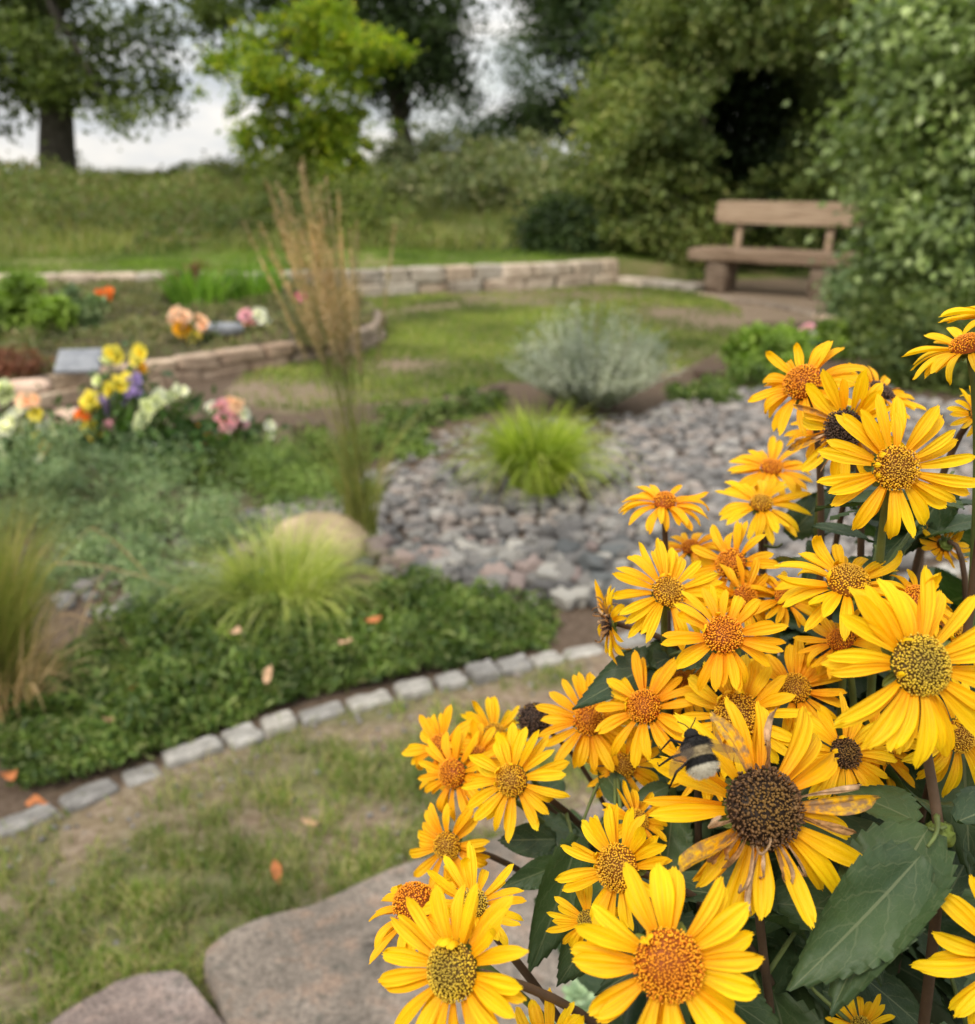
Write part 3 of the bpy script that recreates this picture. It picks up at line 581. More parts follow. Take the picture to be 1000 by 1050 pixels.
# shrubs on and behind the bank
for i, (px, py, Yd, rx, rz, mt, lb) in enumerate([
    (300, 205, 15, 42, 42, 'hedgeA', 'leafy green bush at the foot of the young tree'), (350, 225, 14.4, 40, 40, 'hedgeA', 'green bush right of the young tree foot above the wall'),
    (430, 200, 19, 70, 40, 'scrub', 'broad greyish green scrub bush on the bank, left of the middle'), (520, 195, 18.5, 65, 40, 'scrub', 'broad greyish green scrub bush on the bank beside the hedge'),
    (575, 234, 13.9, 27, 32, 'dark', 'small round dark evergreen bush at the right end of the wall'), (480, 158, 24, 90, 22, 'scrub', 'long pale scrub along the top of the bank'),
    (60, 205, 24, 90, 22, 'fardull', 'brownish bush below the large tree'), (-60, 190, 26, 90, 35, 'fardull', 'dull brown bush at the left edge below the large tree'),
    (165, 195, 26, 60, 18, 'fardull', 'low dull bush on the skyline right of the large trunk'), (240, 190, 28, 60, 20, 'fardull', 'low dark bush on the skyline left of the young tree'),
    (400, 176, 30, 70, 14, 'hedgeA', 'low green hedge bush on the skyline right of the young tree')]):
    e_ = E(px, py, Yd, rx, rx*Yd/FPX*.7, rz); gz = float(bank_z(np.array(e_[0]), np.array(Yd)))
    tree('bush', lb, 'bush', (e_[0], Yd, gz), [(e_[0], Yd, gz-.1), (e_[0], Yd, gz+.3), (e_[0], Yd, e_[2])], [e_, (e_[0]-e_[3]*.4, e_[1], e_[2]-e_[5]*.4, e_[3]*.7, e_[4]*.8, e_[5]*.7), (e_[0]+e_[3]*.45, e_[1]-.1, e_[2]-e_[5]*.35, e_[3]*.6, e_[4]*.8, e_[5]*.7)],
         9000 if i in (0, 1, 4) else 6500, .075 if i in (0, 1, 4) else .13, M[mt], M['bark'], 90, .16, 50+i, 8, tr=.04, lump=.6)
# hedge along the right
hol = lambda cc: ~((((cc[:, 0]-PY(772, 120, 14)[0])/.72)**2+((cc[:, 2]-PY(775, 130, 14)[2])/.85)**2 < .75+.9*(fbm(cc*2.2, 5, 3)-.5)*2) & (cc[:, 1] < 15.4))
HS = [('tall mid green hedge shrub left of the bench, sloping up to the right', [E(650, 180, 14.3, 62, 1.0, 85), E(690, 80, 14.6, 62, 1.2, 85), E(620, 235, 14.2, 40, .8, 45), E(700, 220, 14, 55, .8, 60), E(720, 0, 15, 70, 1.3, 70), E(640, 120, 15.3, 50, 1, 50)], 26000, .095, 'hedgeA', hol),
      ('tall hedge shrub with a dark hollow directly behind the bench', [E(770, 30, 14.0, 80, 1.3, 60), E(800, 130, 14.6, 90, .6, 80), E(840, 150, 13.6, 36, .9, 80), E(712, 130, 13.8, 34, .8, 60), E(735, 200, 14.2, 45, .7, 70), E(790, 225, 14.4, 70, .6, 60), E(830, -40, 14, 100, 1.4, 80), E(850, 60, 13.2, 45, 1.0, 90)], 28000, .095, 'hedgeB', hol),
      ('dense dark shrub right of the bench hollow, with drooping sprays', [E(915, 120, 12.2, 60, .7, 90), E(905, 0, 11.4, 85, 1.2, 90), E(915, 200, 12.6, 40, .6, 60), E(950, -80, 11, 120, 1.4, 90)], 20000, .10, 'hedgeB', hol),
      ('nearest pale leaved shrub at the right edge, reaching over the bench end', [E(975, 110, 8.2, 75, .8, 85), E(1000, 20, 8.2, 80, .8, 80), E(958, 225, 8.4, 62, .7, 60), E(1020, 240, 7.8, 85, .8, 90), E(945, 290, 8.4, 50, .5, 34), E(1080, 80, 8, 120, 1, 160)], 42000, .09, 'hedgeC', None)]
for i, (lb, bl, nn, lf, mt, cut) in enumerate(HS):
    e_ = bl[3]; 
    tree('tall_shrub', lb, 'shrub', (e_[0], e_[1]+.3, 0), [(e_[0], e_[1]+.3, 0), (e_[0], e_[1]+.2, 1), (e_[0]+.2, e_[1]+.3, 2), (e_[0]+.1, e_[1]+.3, 3)], bl, nn, lf, M[mt], M['bark'], 420, .15, 70+i, 20, tr=.07, cut=cut, lump=.75, shell=.25, droop=.6)
e1 = E(770, 170, 16.4, 150, .8, 170)
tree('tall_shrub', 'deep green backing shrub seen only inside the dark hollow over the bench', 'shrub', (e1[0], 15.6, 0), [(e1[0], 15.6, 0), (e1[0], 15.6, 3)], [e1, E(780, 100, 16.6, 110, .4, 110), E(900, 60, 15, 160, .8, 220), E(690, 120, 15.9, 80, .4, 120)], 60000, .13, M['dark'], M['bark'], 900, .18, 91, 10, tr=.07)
# ---------------------------------------------------------------- bench
def woodmat(name, a, b_, c3, sc=1):
    m, n, o = newmat(name); t = n.nodes.new('ShaderNodeTexCoord'); mp = n.nodes.new('ShaderNodeMapping'); mp.inputs['Scale'].default_value = (1.5*sc, 18*sc, 22*sc); n.links.new(t.outputs['Object'], mp.inputs[0])
    q = n.nodes.new('ShaderNodeTexNoise'); q.inputs['Scale'].default_value = 2.2; q.inputs['Detail'].default_value = 6; n.links.new(mp.outputs[0], q.inputs['Vector'])
    finish(n, o, ramp(n, q.outputs[0], [(.3, a), (.5, b_), (.7, c3)]), .75, bump(n, q.outputs[0], .5, .006), .25); return m
M['wood'] = woodmat('bench_wood', (.20, .135, .085), (.32, .225, .15), (.40, .30, .21))
M['wood_end'] = woodmat('bench_wood_brown', (.13, .085, .055), (.22, .15, .10), (.30, .22, .16))
M['legwood'] = woodmat('bench_leg_wood', (.09, .06, .04), (.17, .12, .085), (.25, .19, .14))
pb = G(790, 302); ang = -.58
bn = thing('park_bench', 'rustic wooden bench with thick plank seat in front of the hedge', 'bench', (pb[0], pb[1], 0)); bn.rotation_euler = (0, 0, ang); bn['_o'] = (0., 0., 0.)
def lw(V, seed, amp): return V+np.stack([np.zeros(len(V)), (fbm(V*3, seed)-.5)*amp, (fbm(V*3+9, seed)-.5)*amp], -1)
def plank(c, sx, sy, sz, seed, bev=.015, amp=.03):
    n = 10; V, F = cubesphere(n); V = V.copy(); k = 14.; r = (np.abs(V)**k).sum(1)**(1/k); V = V/r[:, None]; V = V*np.array([sx, sy, sz])/2; return lw(V, seed, amp)+np.array(c), F
V, F = plank((-.02, 0, .45), 1.98, .52, .15, 1); mk('seat', V, F, M['wood_end'], bn)
V, F = plank((.06, .26, .93), 1.82, .055, .27, 2, amp=.015); V[:, 1] += (V[:, 2]-.93)*.18; mk('backrest', V, F, M['wood'], bn)
for s in (-.55, .55):
    v, f = boxm((0, 0, 0), .085, .07, .80, .01); v[:, 1] += (v[:, 2])*.18; mk('back_post', v+np.array([s, .295, .66]), f, M['wood'], bn)
    v, f = rock((.30, .46, .42), 31+int(s*10), 5, .2, 8); mk('leg', v+np.array([s*1.15, 0, .18]), f, M['legwood'], bn)
# ---------------------------------------------------------------- ornamental grasses
def tuft(label, base, n, r, h, wd, lean, mat, seed, name='grass_clump', group=None, seg=5, part='blade_tuft'):
    rs = np.random.RandomState(seed); a = rs.uniform(0, 2*PI, n); rr_ = r*np.sqrt(rs.uniform(0, 1, n)); x = base[0]+np.cos(a)*rr_; y = base[1]+np.sin(a)*rr_
    V, F = blades(x, y, np.zeros(n)+base[2], rs.uniform(h*.55, h*1.1, n), wd, rs.uniform(*lean, n), rs, seg, dirs=a+rs.normal(0, .5, n))
    o = mk(name, V, F, mat); return tag(o, label, 'ornamental grass', group, base)
M['carex'] = foliage('golden_sedge', [(.14, .22, .02), (.27, .36, .03), (.42, .50, .07), (.55, .56, .18)], .5, .45, 3)
M['carex_dark'] = foliage('sedge_shade', [(.14, .20, .02), (.24, .32, .04), (.33, .38, .1)], .5, .4, 3)
b1 = G(550, 507); tuft('bright yellow green grass tuft in front of the silvery shrub on stream stones', b1, 1500, .11, .46, .010, (.15, 1.45), M['carex'], 1)
b2 = G(292, 640); M['carex_pale'] = foliage('pale_sedge', [(.20, .26, .05), (.32, .39, .07), (.46, .50, .14), (.58, .55, .28)], .5, .4, 3)
tuft('pale yellow green grass tuft in front of the sandy boulder', b2, 1500, .13, .37, .006, (.2, 1.6), M['carex_pale'], 2)
M['straw'] = foliage('dry_straw', [(.36, .25, .14), (.48, .34, .20), (.58, .43, .28)], .7, .3, 2)
M['reed'] = foliage('reed_stem', [(.15, .19, .04), (.22, .24, .06), (.34, .29, .11)], .6, .3, 2)
def reed(label, base, n, r, h, lean, tops, seed):
    rs = np.random.RandomState(seed); t = thing('tall_grass', label, 'ornamental grass', base)
    a = rs.uniform(0, 2*PI, n); rr_ = r*np.sqrt(rs.uniform(0, 1, n)); x = base[0]+np.cos(a)*rr_; y = base[1]+np.sin(a)*rr_
    V, F = blades(x, y, np.zeros(n), rs.uniform(h*.3, h*.75, n), .005, rs.uniform(.1, .8, n), rs, 5, dirs=a+rs.normal(0, .6, n)); mk('blade_tuft', V, F, M['reed'], t)
    b = B(); pl = []
    for tp in tops:
        s = np.array(base)+np.array([rs.normal(0, r*.5), rs.normal(0, r*.5), 0]); tp = np.array(tp); mid = s*.45+tp*.55; mid[:2] = s[:2]*.75+tp[:2]*.25
        c_ = bez(s, s+np.array([0, 0, .3])*h, mid, tp, 14); b.add(*tube(c_, np.linspace(.002, .0012, 14), 4))
        m_ = 260; u_ = rs.uniform(0, 1, m_); seg_ = c_[-1]-c_[-5]; pos = c_[-5]+seg_[None]*(u_[:, None]*1.12); wd = .0085*np.sin(np.clip(u_*.9+.1, 0, 1)*PI)**.6
        pos = pos+rs.normal(0, 1, (m_, 3))*wd[:, None]*.4; pl.append(leaves(pos, rs.uniform(.014, .03, m_), rs, np.tile(unit(seg_), (m_, 1))*1.6, .18))
    b.mk('stalk', M['reed'], t)
    V, F = merge(pl); mk('plume', V, F, M['straw'], t); return t
br = G(372, 560)
rs = np.random.RandomState(77); tops = []
for k in range(34):
    px = rs.normal(316, 30); py = rs.uniform(180, 262)+abs(px-315)*.5; tops.append(PY(px, py, br[1]+rs.uniform(-.25, .3)))
reed('tall reed grass with tan feathery plumes rising from the stream bed', br, 120, .06, 1.0, 0, tops, 6)
tuft('tall green grass streaked with straw at the left edge', tuple(G(-5, 735)), 1500, .10, .62, .005, (.05, .6), M['reed'], 8, 'tall_grass')
tuft('dry straw coloured grass leaning at the foot of the left edge grass', tuple(G(10, 742)), 380, .12, .38, .005, (.2, 1.1), M['straw'], 9, 'dry_grass')
# a few stray dry stalks near the left grass
b = B()
for (x1, y1, x2, y2) in ((50, 600, 215, 640), (60, 655, 150, 700), (90, 560, 165, 625), (120, 600, 80, 690)):
    p = G(x1, y1); q_ = G(x2, y2); b.add(*tube(bez(p+[0, 0, .05], p+[0, 0, .16], q_+[0, 0, .14], q_+[0, 0, .04], 8), .0025, 4))
tag(b.mk('dry_stalks', M['straw']), 'bent dry straw stalks lying across the low plants at left', 'dry stalks', None, G(130, 640))
# silvery shrub
M['lightplant'] = foliage('light_green_leaf', [(.16, .26, .04), (.24, .36, .06), (.34, .46, .10)], .5, .4, 3)
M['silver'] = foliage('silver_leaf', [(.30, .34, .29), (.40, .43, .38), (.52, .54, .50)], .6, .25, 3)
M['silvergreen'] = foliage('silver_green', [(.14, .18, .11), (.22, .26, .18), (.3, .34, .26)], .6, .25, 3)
bs = G(604, 422); t = thing('silver_shrub', 'silvery grey lavender like shrub between lawn and stones', 'shrub', bs)
rs = np.random.RandomState(4); n_ = 900; a = rs.uniform(0, 2*PI, n_); sp_ = np.sqrt(rs.uniform(0, 1, n_)); tilt = sp_*.98; Ls = rs.uniform(.36, .72, n_)*(1-.12*sp_)
D = np.stack([np.sin(tilt)*np.cos(a)*1.05, np.sin(tilt)*np.sin(a), np.cos(tilt)], -1); pts = []; dirs = []
for k in range(34):
    u_ = .30+.7*k/33; pts.append(np.array(bs)+D*(Ls*u_)[:, None]+np.stack([np.cos(a)*.05, np.sin(a)*.05, -.25*(u_*Ls)**2*sp_*.5], -1)+rs.normal(0, .009, (n_, 3))); dirs.append(D)
pts = np.concatenate(pts); dirs = np.concatenate(dirs); hi_ = np.tile(np.arange(34), (n_, 1)).T.ravel()
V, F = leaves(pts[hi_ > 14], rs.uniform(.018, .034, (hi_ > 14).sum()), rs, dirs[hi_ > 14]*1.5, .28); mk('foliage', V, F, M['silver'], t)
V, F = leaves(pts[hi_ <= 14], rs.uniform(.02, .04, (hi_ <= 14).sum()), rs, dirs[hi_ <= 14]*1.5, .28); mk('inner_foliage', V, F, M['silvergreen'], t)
b = B()
for k in range(0, n_, 8): b.add(*tube([np.array(bs), np.array(bs)+D[k]*Ls[k]*.5, np.array(bs)+D[k]*Ls[k]*.9], [.004, .003, .0015], 4))
b.mk('twigs', M['stem_brown'], t)
# ---------------------------------------------------------------- ground cover and small plants
M['cover'] = foliage('ground_cover', [(.04, .08, .02), (.075, .13, .028), (.12, .19, .04), (.18, .25, .07), (.22, .24, .1)], .5, .35, 7)
M['cover_light'] = foliage('ground_cover_light', [(.12, .20, .03), (.19, .28, .045), (.26, .35, .07)], .5, .35, 5)
M['juniper'] = foliage('juniper_blue', [(.10, .16, .075), (.15, .23, .11), (.22, .31, .15), (.34, .40, .22)], .6, .25, 4)
M['juniper_green'] = foliage('juniper_green', [(.08, .14, .03), (.13, .20, .045), (.20, .28, .07)], .6, .25, 4)
M['heath'] = foliage('heath_brown', [(.11, .15, .05), (.17, .18, .07), (.22, .17, .10), (.16, .21, .07)], .7, .2, 3)
def carpet(poly, n, hgt, lf, mat, seed, lump=4, ratio=.6, edge=.12, z0=0):
    rs = np.random.RandomState(seed); q = sample_poly(poly, n, rs); hh = hgt*np.clip((n2(q[:, 0], q[:, 1], lump, seed, 3)-.22)*2, .08, 1.2)
    a = np.array(poly); d = np.full(n, 9.)
    for i in range(len(a)):
        p0 = a[i]; p1 = a[(i+1) % len(a)]; v = p1-p0; t_ = np.clip(((q-p0)@v)/(v@v+1e-9), 0, 1); d = np.minimum(d, np.hypot(*(q-p0-t_[:, None]*v).T))
    hh *= np.clip(d/edge, .12, 1)**.5; z = hh*(1-np.abs(rs.normal(0, .25, n)))+z0
    jit = rs.normal(0, .012, (n, 3)); p = np.column_stack([q, np.clip(z, .004+z0, None)])+jit*np.array([1, 1, .3])
    return leaves(p, rs.uniform(.6, 1.3, n)*lf, rs, None, ratio, .0, 1.2)
COV = gp([(28, 812), (0, 775), (-60, 770), (-60, 690), (60, 690), (130, 650), (190, 625), (260, 630), (360, 620), (430, 608), (520, 625), (570, 640), (560, 664), (490, 680), (410, 700), (330, 716), (270, 732), (215, 755), (170, 775), (110, 796)])
V, F = carpet(COV, 80000, .19, .026, M['cover'], 3, 4.5, ratio=.34, edge=.22); kind(mk('ground_cover', V, F, M['cover']), 'stuff', 'dense dark green leafy ground cover behind the granite kerb', 'ground cover')
V, F = carpet(COV, 9000, .22, .036, M['cover'], 13, 9, ratio=.3, edge=.12); kind(mk('ground_cover', V, F, M['cover']), 'stuff', 'loose sprigs standing up from the leafy ground cover behind the kerb', 'ground cover')
V, F = carpet(gp([(180, 690), (240, 650), (330, 640), (420, 660), (330, 700), (200, 740)]), 7000, .17, .022, M['cover_light'], 8, 7); kind(mk('ground_cover', V, F, M['cover_light']), 'stuff', 'lighter green patch within the leafy ground cover', 'ground cover')
V, F = carpet(BEDP, 42000, .20, .045, M['heath'], 5, 3.2, .4, .6, .17); kind(mk('ground_cover', V, F, M['heath']), 'stuff', 'brownish green low plants filling the raised stone bed', 'ground cover')
def shrublet(name, label, cat, blobs, n, leaf, mat, seed, ratio=.5, clumps=60, sig=.03, group=None, base=None, droop=.1, lump=.5):
    rs = np.random.RandomState(seed); base = base or (blobs[0][0], blobs[0][1], 0); t = thing(name, label, cat, base, group)
    p, d, cc = cloud(blobs, n, rs, clumps, sig, .4, lump, seed); p[:, 2] = np.maximum(p[:, 2], .01)
    V, F = leaves(p, rs.uniform(.6, 1.4, n)*leaf, rs, d, ratio, droop, .8); mk('foliage', V, F, mat, t); b = B()
    for k in range(0, len(cc), 4): b.add(*tube([np.array(base), (np.array(base)*.5+cc[k]*.5)+[0, 0, .02], cc[k]], [.004, .003, .001], 4))
    b.mk('stems', M['stem_brown'], t); return t
def EG(px, py, rx, ry, rz, dz=0):
    c = G(px, py); s = (c[1]*math.cos(PITCH)+1.4*math.sin(PITCH))/FPX; return (c[0], c[1], dz, rx*s, ry, rz*s)
shrublet('juniper', 'spreading blue green juniper below the cut flowers at left', 'shrub', [EG(130, 540, 95, .3, 70, .12), EG(50, 530, 80, .3, 75, .14), EG(220, 560, 80, .25, 38, .06), EG(110, 590, 90, .22, 30, .03), EG(200, 620, 90, .2, 22, .03)], 26000, .036, M['juniper'], 21, .16, 260, .045)
shrublet('juniper', 'spreading fresh green juniper right of the dark vase', 'shrub', [EG(260, 495, 75, .3, 26, .05), EG(330, 515, 60, .25, 18, .03), EG(210, 480, 45, .2, 26, .06), EG(310, 475, 50, .2, 18, .05)], 14000, .038, M['juniper_green'], 22, .18, 160, .045)
shrublet('bushy_plant', 'leafy blue green plant at the left edge beside white cut flowers', 'plant', [EG(10, 490, 70, .25, 42, .1), EG(-60, 500, 80, .3, 50, .15)], 8000, .045, M['juniper'], 23, .3, 90, .05)
shrublet('low_plant', 'low green carpet plant left of the grass tuft by the lawn edge', 'plant', [EG(440, 432, 55, .25, 12, .03), EG(480, 420, 35, .2, 14, .04), EG(400, 450, 40, .2, 10, .02)], 7000, .03, M['cover'], 24, .5, 80, .03)
shrublet('low_plant', 'low dark green plant between the brown block and the reed grass', 'plant', [EG(350, 470, 40, .2, 12, .02), EG(420, 462, 45, .2, 10, .02)], 4500, .03, M['juniper_green'], 25, .4, 60, .03)
shrublet('low_plant', 'low green plant right of the silvery shrub', 'plant', [EG(725, 410, 42, .2, 20, .03), EG(760, 395, 30, .15, 14, .02), EG(700, 415, 25, .15, 14, .02)], 6000, .035, M['cover'], 26, .5, 70, .03)
shrublet('leafy_perennial', 'bright light green leafy plant in front of the bench legs', 'plant', [EG(785, 388, 28, .18, 30, .20), EG(768, 386, 18, .15, 24, .16), EG(805, 388, 20, .15, 26, .18), EG(785, 388, 30, .18, 16, .07)], 9000, .05, M['lightplant'], 27, .6, 90, .04)
shrublet('leafy_perennial', 'green leafy plant beside the pink flowers near the right hedge', 'plant', [EG(845, 365, 22, .2, 18, .12)], 2500, .05, M['cover_light'], 28, .6, 40, .04)
for i, (px, py, rx, rz, lb) in enumerate([(915, 360, 62, 40, 'dull green ground shrub under the right hedge, nearest the bench'), (985, 395, 90, 60, 'dull green shrub below the pale leaved hedge at the right edge'), (895, 322, 42, 22, 'low blue green plant beside the bench end')]):
    e_ = EG(px, py, rx, .5, rz, .25); shrublet('ground_shrub', lb, 'shrub', [e_, (e_[0], e_[1], .1, e_[3], e_[4], e_[5]*.6)], 11000, .06, M['juniper'] if i == 2 else M['hedgeB'], 40+i, .5, 130, .07)
# raised bed plants
def zb(px, py): p = G(px, py, .18); return (p[0], p[1], .18)
def bedplant(label, px, py, rx, rz, n, leaf, mat, seed, ratio=.3, name='leafy_perennial', up=1.0):
    p = zb(px, py); s = p[1]/FPX*1.06; e_ = (p[0], p[1], .18+rz*s*.9*up, rx*s, .22, rz*s); return shrublet(name, label, 'plant', [e_, (p[0], p[1], .2, rx*s*.8, .2, rz*s*.7)], n, leaf, mat, seed, ratio, 60, .04, base=p)
bedplant('tall blue green leafy plant at the left end of the raised bed', 30, 348, 46, 32, 6000, .08, M['lightplant'], 31)
bedplant('second grey green leafy plant in the raised bed near the orange flowers', 75, 345, 30, 22, 3000, .07, M['juniper'], 32)
M['redleaf'] = foliage('red_leaf', [(.14, .05, .03), (.22, .08, .05), (.16, .09, .05)], .6, .25, 3)
bedplant('dark red leaved low plant behind the bright iris leaves', 205, 300, 30, 14, 2500, .05, M['redleaf'], 33, .5)
bedplant('brown heather like plant at the left edge of the raised bed', 10, 385, 35, 12, 2500, .04, M['redleaf'], 36, .3)
M['iris'] = foliage('iris_leaf', [(.10, .22, .03), (.16, .30, .04), (.24, .36, .06)], .5, .4, 3)
for i, (px, py, lb) in enumerate(((205, 318, 'clump of bright green sword leaves behind the peach bouquet'), (262, 312, 'clump of bright green sword leaves behind the pink and white bouquet'))):
    p = zb(px, py); tuft(lb, p, 230, .26, .50, .026, (.1, 1.0), M['iris'], 60+i, 'sword_leaf_plant')
tuft('loose straw grass tuft at the right end of the raised bed', zb(345, 345), 420, .12, .55, .006, (.1, .7), M['straw'], 63)
tuft('green grass tuft between the raised bed stones and the reed plumes', zb(330, 350), 500, .2, .32, .008, (.1, .9), M['heath'], 64)
# ---------------------------------------------------------------- cut flowers
def fm(name, c, c2=None): return foliage(name, [c, c2 or tuple(min(1, v*1.3) for v in c)], .5, .3, 20)
FC = {'orange': fm('bloom_orange', (.75, .13, .01), (.8, .2, .02)), 'yellow': fm('bloom_yellow', (.75, .55, .02), (.8, .7, .1)), 'peach': fm('bloom_peach', (.75, .42, .28), (.8, .55, .42)), 'pink': fm('bloom_pink', (.62, .2, .36), (.75, .42, .52)),
      'white': fm('bloom_white', (.66, .66, .6), (.8, .8, .74)), 'purple': fm('bloom_purple', (.25, .17, .5), (.36, .27, .62)), 'cream': fm('bloom_cream', (.55, .6, .33), (.72, .74, .5)), 'magenta': fm('bloom_magenta', (.6, .05, .3)), 'gold': fm('bloom_gold', (.8, .32, .01), (.8, .45, .02))}
M['bqleaf'] = foliage('bouquet_leaf', [(.025, .06, .015), (.05, .11, .025), (.10, .18, .04)], .45, .3, 8)
def bloom(c, r, rs, flat=.6):
    r = r*1.12
    # overlapping petals in three whorls
    Vs = []; n = 0
    for w_, (k, rad, el) in enumerate(((9, 1, .25), (7, .72, .8), (5, .42, 1.2))):
        for i in range(k):
            a = 2*PI*i/k+w_*.4+rs.uniform(-.15, .15); d = np.array([math.cos(a)*math.cos(el), math.sin(a)*math.cos(el), math.sin(el)*flat]); s = np.array([-math.sin(a), math.cos(a), 0])
            L = r*rad*rs.uniform(.85, 1.15); h = r*.42*rad**.5; c0 = np.array(c)
            Vs += [c0, c0+d*L*.6+s*h, c0+d*L+s*h*.5+[0, 0, L*.1], c0+d*L-s*h*.5+[0, 0, L*.1], c0+d*L*.6-s*h]
    V = np.array(Vs)-c0; t1 = rs.uniform(.5, 1.35); t2 = rs.normal(0, .6); y = V[:, 1]*math.cos(t1)-V[:, 2]*math.sin(t1); z = V[:, 1]*math.sin(t1)+V[:, 2]*math.cos(t1); V = rotz(np.stack([V[:, 0], y, z], -1), t2)+c0
    F = np.arange(len(V)).reshape(-1, 5); return V, F
def bouquet(label, base, blooms, seed, vase=None, nleaf=300, spread=.1, lh=.15, group=None, leaf=.06):
    rs = np.random.RandomState(seed); t = thing('bouquet', label, 'cut flowers', base, group); b = B(); base = np.array(base, float); hv = vase[0] if vase else 0
    if len(blooms) > 7: blooms = blooms+[(px+rs.uniform(-9, 9), py+rs.uniform(-8, 12), r*rs.uniform(.5, .85), cn) for (px, py, r, cn) in blooms]
    for (px, py, r, cn) in blooms:
        y = base[1]-.05+rs.uniform(-.06, .04); c_ = PY(px, py, y); V, F = bloom(c_, r, rs); mk('bloom', V, F, FC[cn], t)
        b.add(*tube(bez(base+[0, 0, hv*.5], base+[0, 0, hv+.05], c_-[0, 0, .08], c_, 7), .003, 4))
    b.mk('stalks', M['stem'], t)
    cs = np.array([PY(px, py, base[1]) for px, py, r, cn in blooms]); ct = cs.mean(0); q = ct*.6+base*.4
    nleaf = int(nleaf*1.3); p = q+np.array([0, .02, -.01])+rs.normal(0, 1, (nleaf, 3))*np.array([spread, spread*.6, lh*.4]); p[:, 2] = np.maximum(p[:, 2], base[2]+.01)
    V, F = leaves(p, rs.uniform(.6, 1.4, nleaf)*leaf, rs, unit(p-base), .4); mk('foliage', V, F, M['bqleaf'], t)
    if vase:
        h, r, mt = vase; pr = [(0, .6), (.3, .75), (.8, 1), (1, 1.12), (1, .98), (.5, .7)]; V = []; F = []; k = 20
        for z, rr_ in pr: V += [(base[0]+r*rr_*math.cos(2*PI*j/k), base[1]+r*rr_*math.sin(2*PI*j/k), base[2]+h*z) for j in range(k)]
        for i in range(len(pr)-1): F += [(i*k+j, i*k+(j+1) % k, (i+1)*k+(j+1) % k, (i+1)*k+j) for j in range(k)]
        F.append(tuple(range(k-1, -1, -1))); mk('vase', V, F, mt, t)
    return t
M['vase'] = plain('vase_dark_green', (.01, .05, .055), .25, .6); M['stonepink'] = stone('pink_stone', (.45, .3, .22), (.58, .42, .32), None, 8)
g0 = G(168, 492)
bouquet('cream and pale green flower spray in a dark green grave vase', g0, [(148, 428, .035, 'cream'), (152, 418, .035, 'cream'), (146, 434, .03, 'cream'), (160, 412, .03, 'cream'), (170, 408, .03, 'cream'), (180, 404, .028, 'cream'), (188, 401, .024, 'white'), (142, 440, .025, 'cream'), (163, 405, .03, 'white')], 1, (.2, .06, M['vase']), 420, .13, .25, leaf=.08)
bouquet('yellow and purple cut flowers standing left of the vase', G(120, 485), [(122, 397, .04, 'yellow'), (112, 400, .04, 'yellow'), (93, 410, .045, 'yellow'), (96, 413, .04, 'yellow'), (130, 390, .035, 'yellow'), (138, 395, .03, 'purple'), (134, 402, .03, 'purple'), (140, 388, .025, 'purple'), (134, 409, .028, 'purple'), (110, 412, .028, 'purple'), (111, 420, .025, 'purple'), (100, 390, .03, 'cream'), (84, 425, .035, 'orange'), (92, 440, .035, 'yellow'), (88, 436, .03, 'yellow'), (113, 436, .035, 'pink'), (100, 443, .03, 'yellow')], 2, None, 420, .14, .2)
bouquet('tall yellow green lilies rising behind the purple flowers', G(130, 462), [(114, 362, .045, 'yellow'), (120, 366, .04, 'yellow'), (143, 362, .045, 'yellow'), (142, 370, .04, 'yellow'), (145, 377, .03, 'gold'), (110, 370, .03, 'cream')], 3, None, 160, .08, .2)
bouquet('pink and white rose bouquet lying right of the vase', G(238, 466), [(228, 420, .05, 'pink'), (240, 424, .055, 'pink'), (232, 432, .055, 'pink'), (245, 430, .05, 'pink'), (226, 440, .05, 'pink'), (236, 442, .045, 'magenta'), (222, 428, .04, 'white'), (218, 418, .035, 'white'), (230, 446, .045, 'peach'), (250, 425, .035, 'white'), (277, 436, .025, 'white'), (243, 416, .035, 'peach')], 4, None, 240, .12, .1)
bouquet('single flat orange gerbera beside the pink roses', G(205, 475), [(203, 447, .05, 'orange'), (208, 447, .045, 'orange'), (196, 446, .04, 'orange')], 5, None, 50, .05, .05)
bouquet('white daisies and cream flowers at the left edge', G(20, 500), [(12, 432, .04, 'white'), (25, 428, .04, 'white'), (34, 425, .035, 'white'), (5, 440, .04, 'white'), (15, 442, .035, 'white'), (45, 436, .03, 'white'), (-4, 450, .04, 'white'), (52, 440, .03, 'white'), (3, 470, .04, 'white'), (8, 478, .035, 'white'), (0, 398, .045, 'cream'), (6, 403, .04, 'cream'), (28, 411, .045, 'peach'), (37, 424, .03, 'yellow'), (37, 434, .03, 'yellow'), (37, 442, .028, 'yellow'), (44, 462, .028, 'white'), (49, 461, .035, 'gold'), (42, 470, .03, 'white')], 6, None, 420, .16, .2)
bouquet('bright orange flowers standing in the raised bed', zb(107, 322), [(104, 302, .06, 'orange'), (110, 304, .06, 'orange'), (100, 305, .05, 'orange'), (112, 300, .05, 'orange')], 7, None, 60, .08, .08)
bouquet('peach, orange and yellow bouquet in the raised bed', zb(196, 352), [(180, 322, .06, 'peach'), (188, 325, .06, 'peach'), (206, 328, .06, 'peach'), (208, 334, .05, 'peach'), (184, 338, .05, 'gold'), (192, 340, .055, 'gold'), (199, 345, .05, 'yellow'), (196, 350, .045, 'yellow'), (183, 332, .04, 'peach')], 8, None, 80, .1, .1)
bouquet('pink and white bouquet in the raised bed', zb(262, 340), [(252, 323, .055, 'pink'), (258, 328, .055, 'pink'), (266, 324, .06, 'white'), (270, 330, .05, 'white'), (264, 334, .05, 'white'), (254, 332, .045, 'peach')], 9, None, 60, .1, .1)
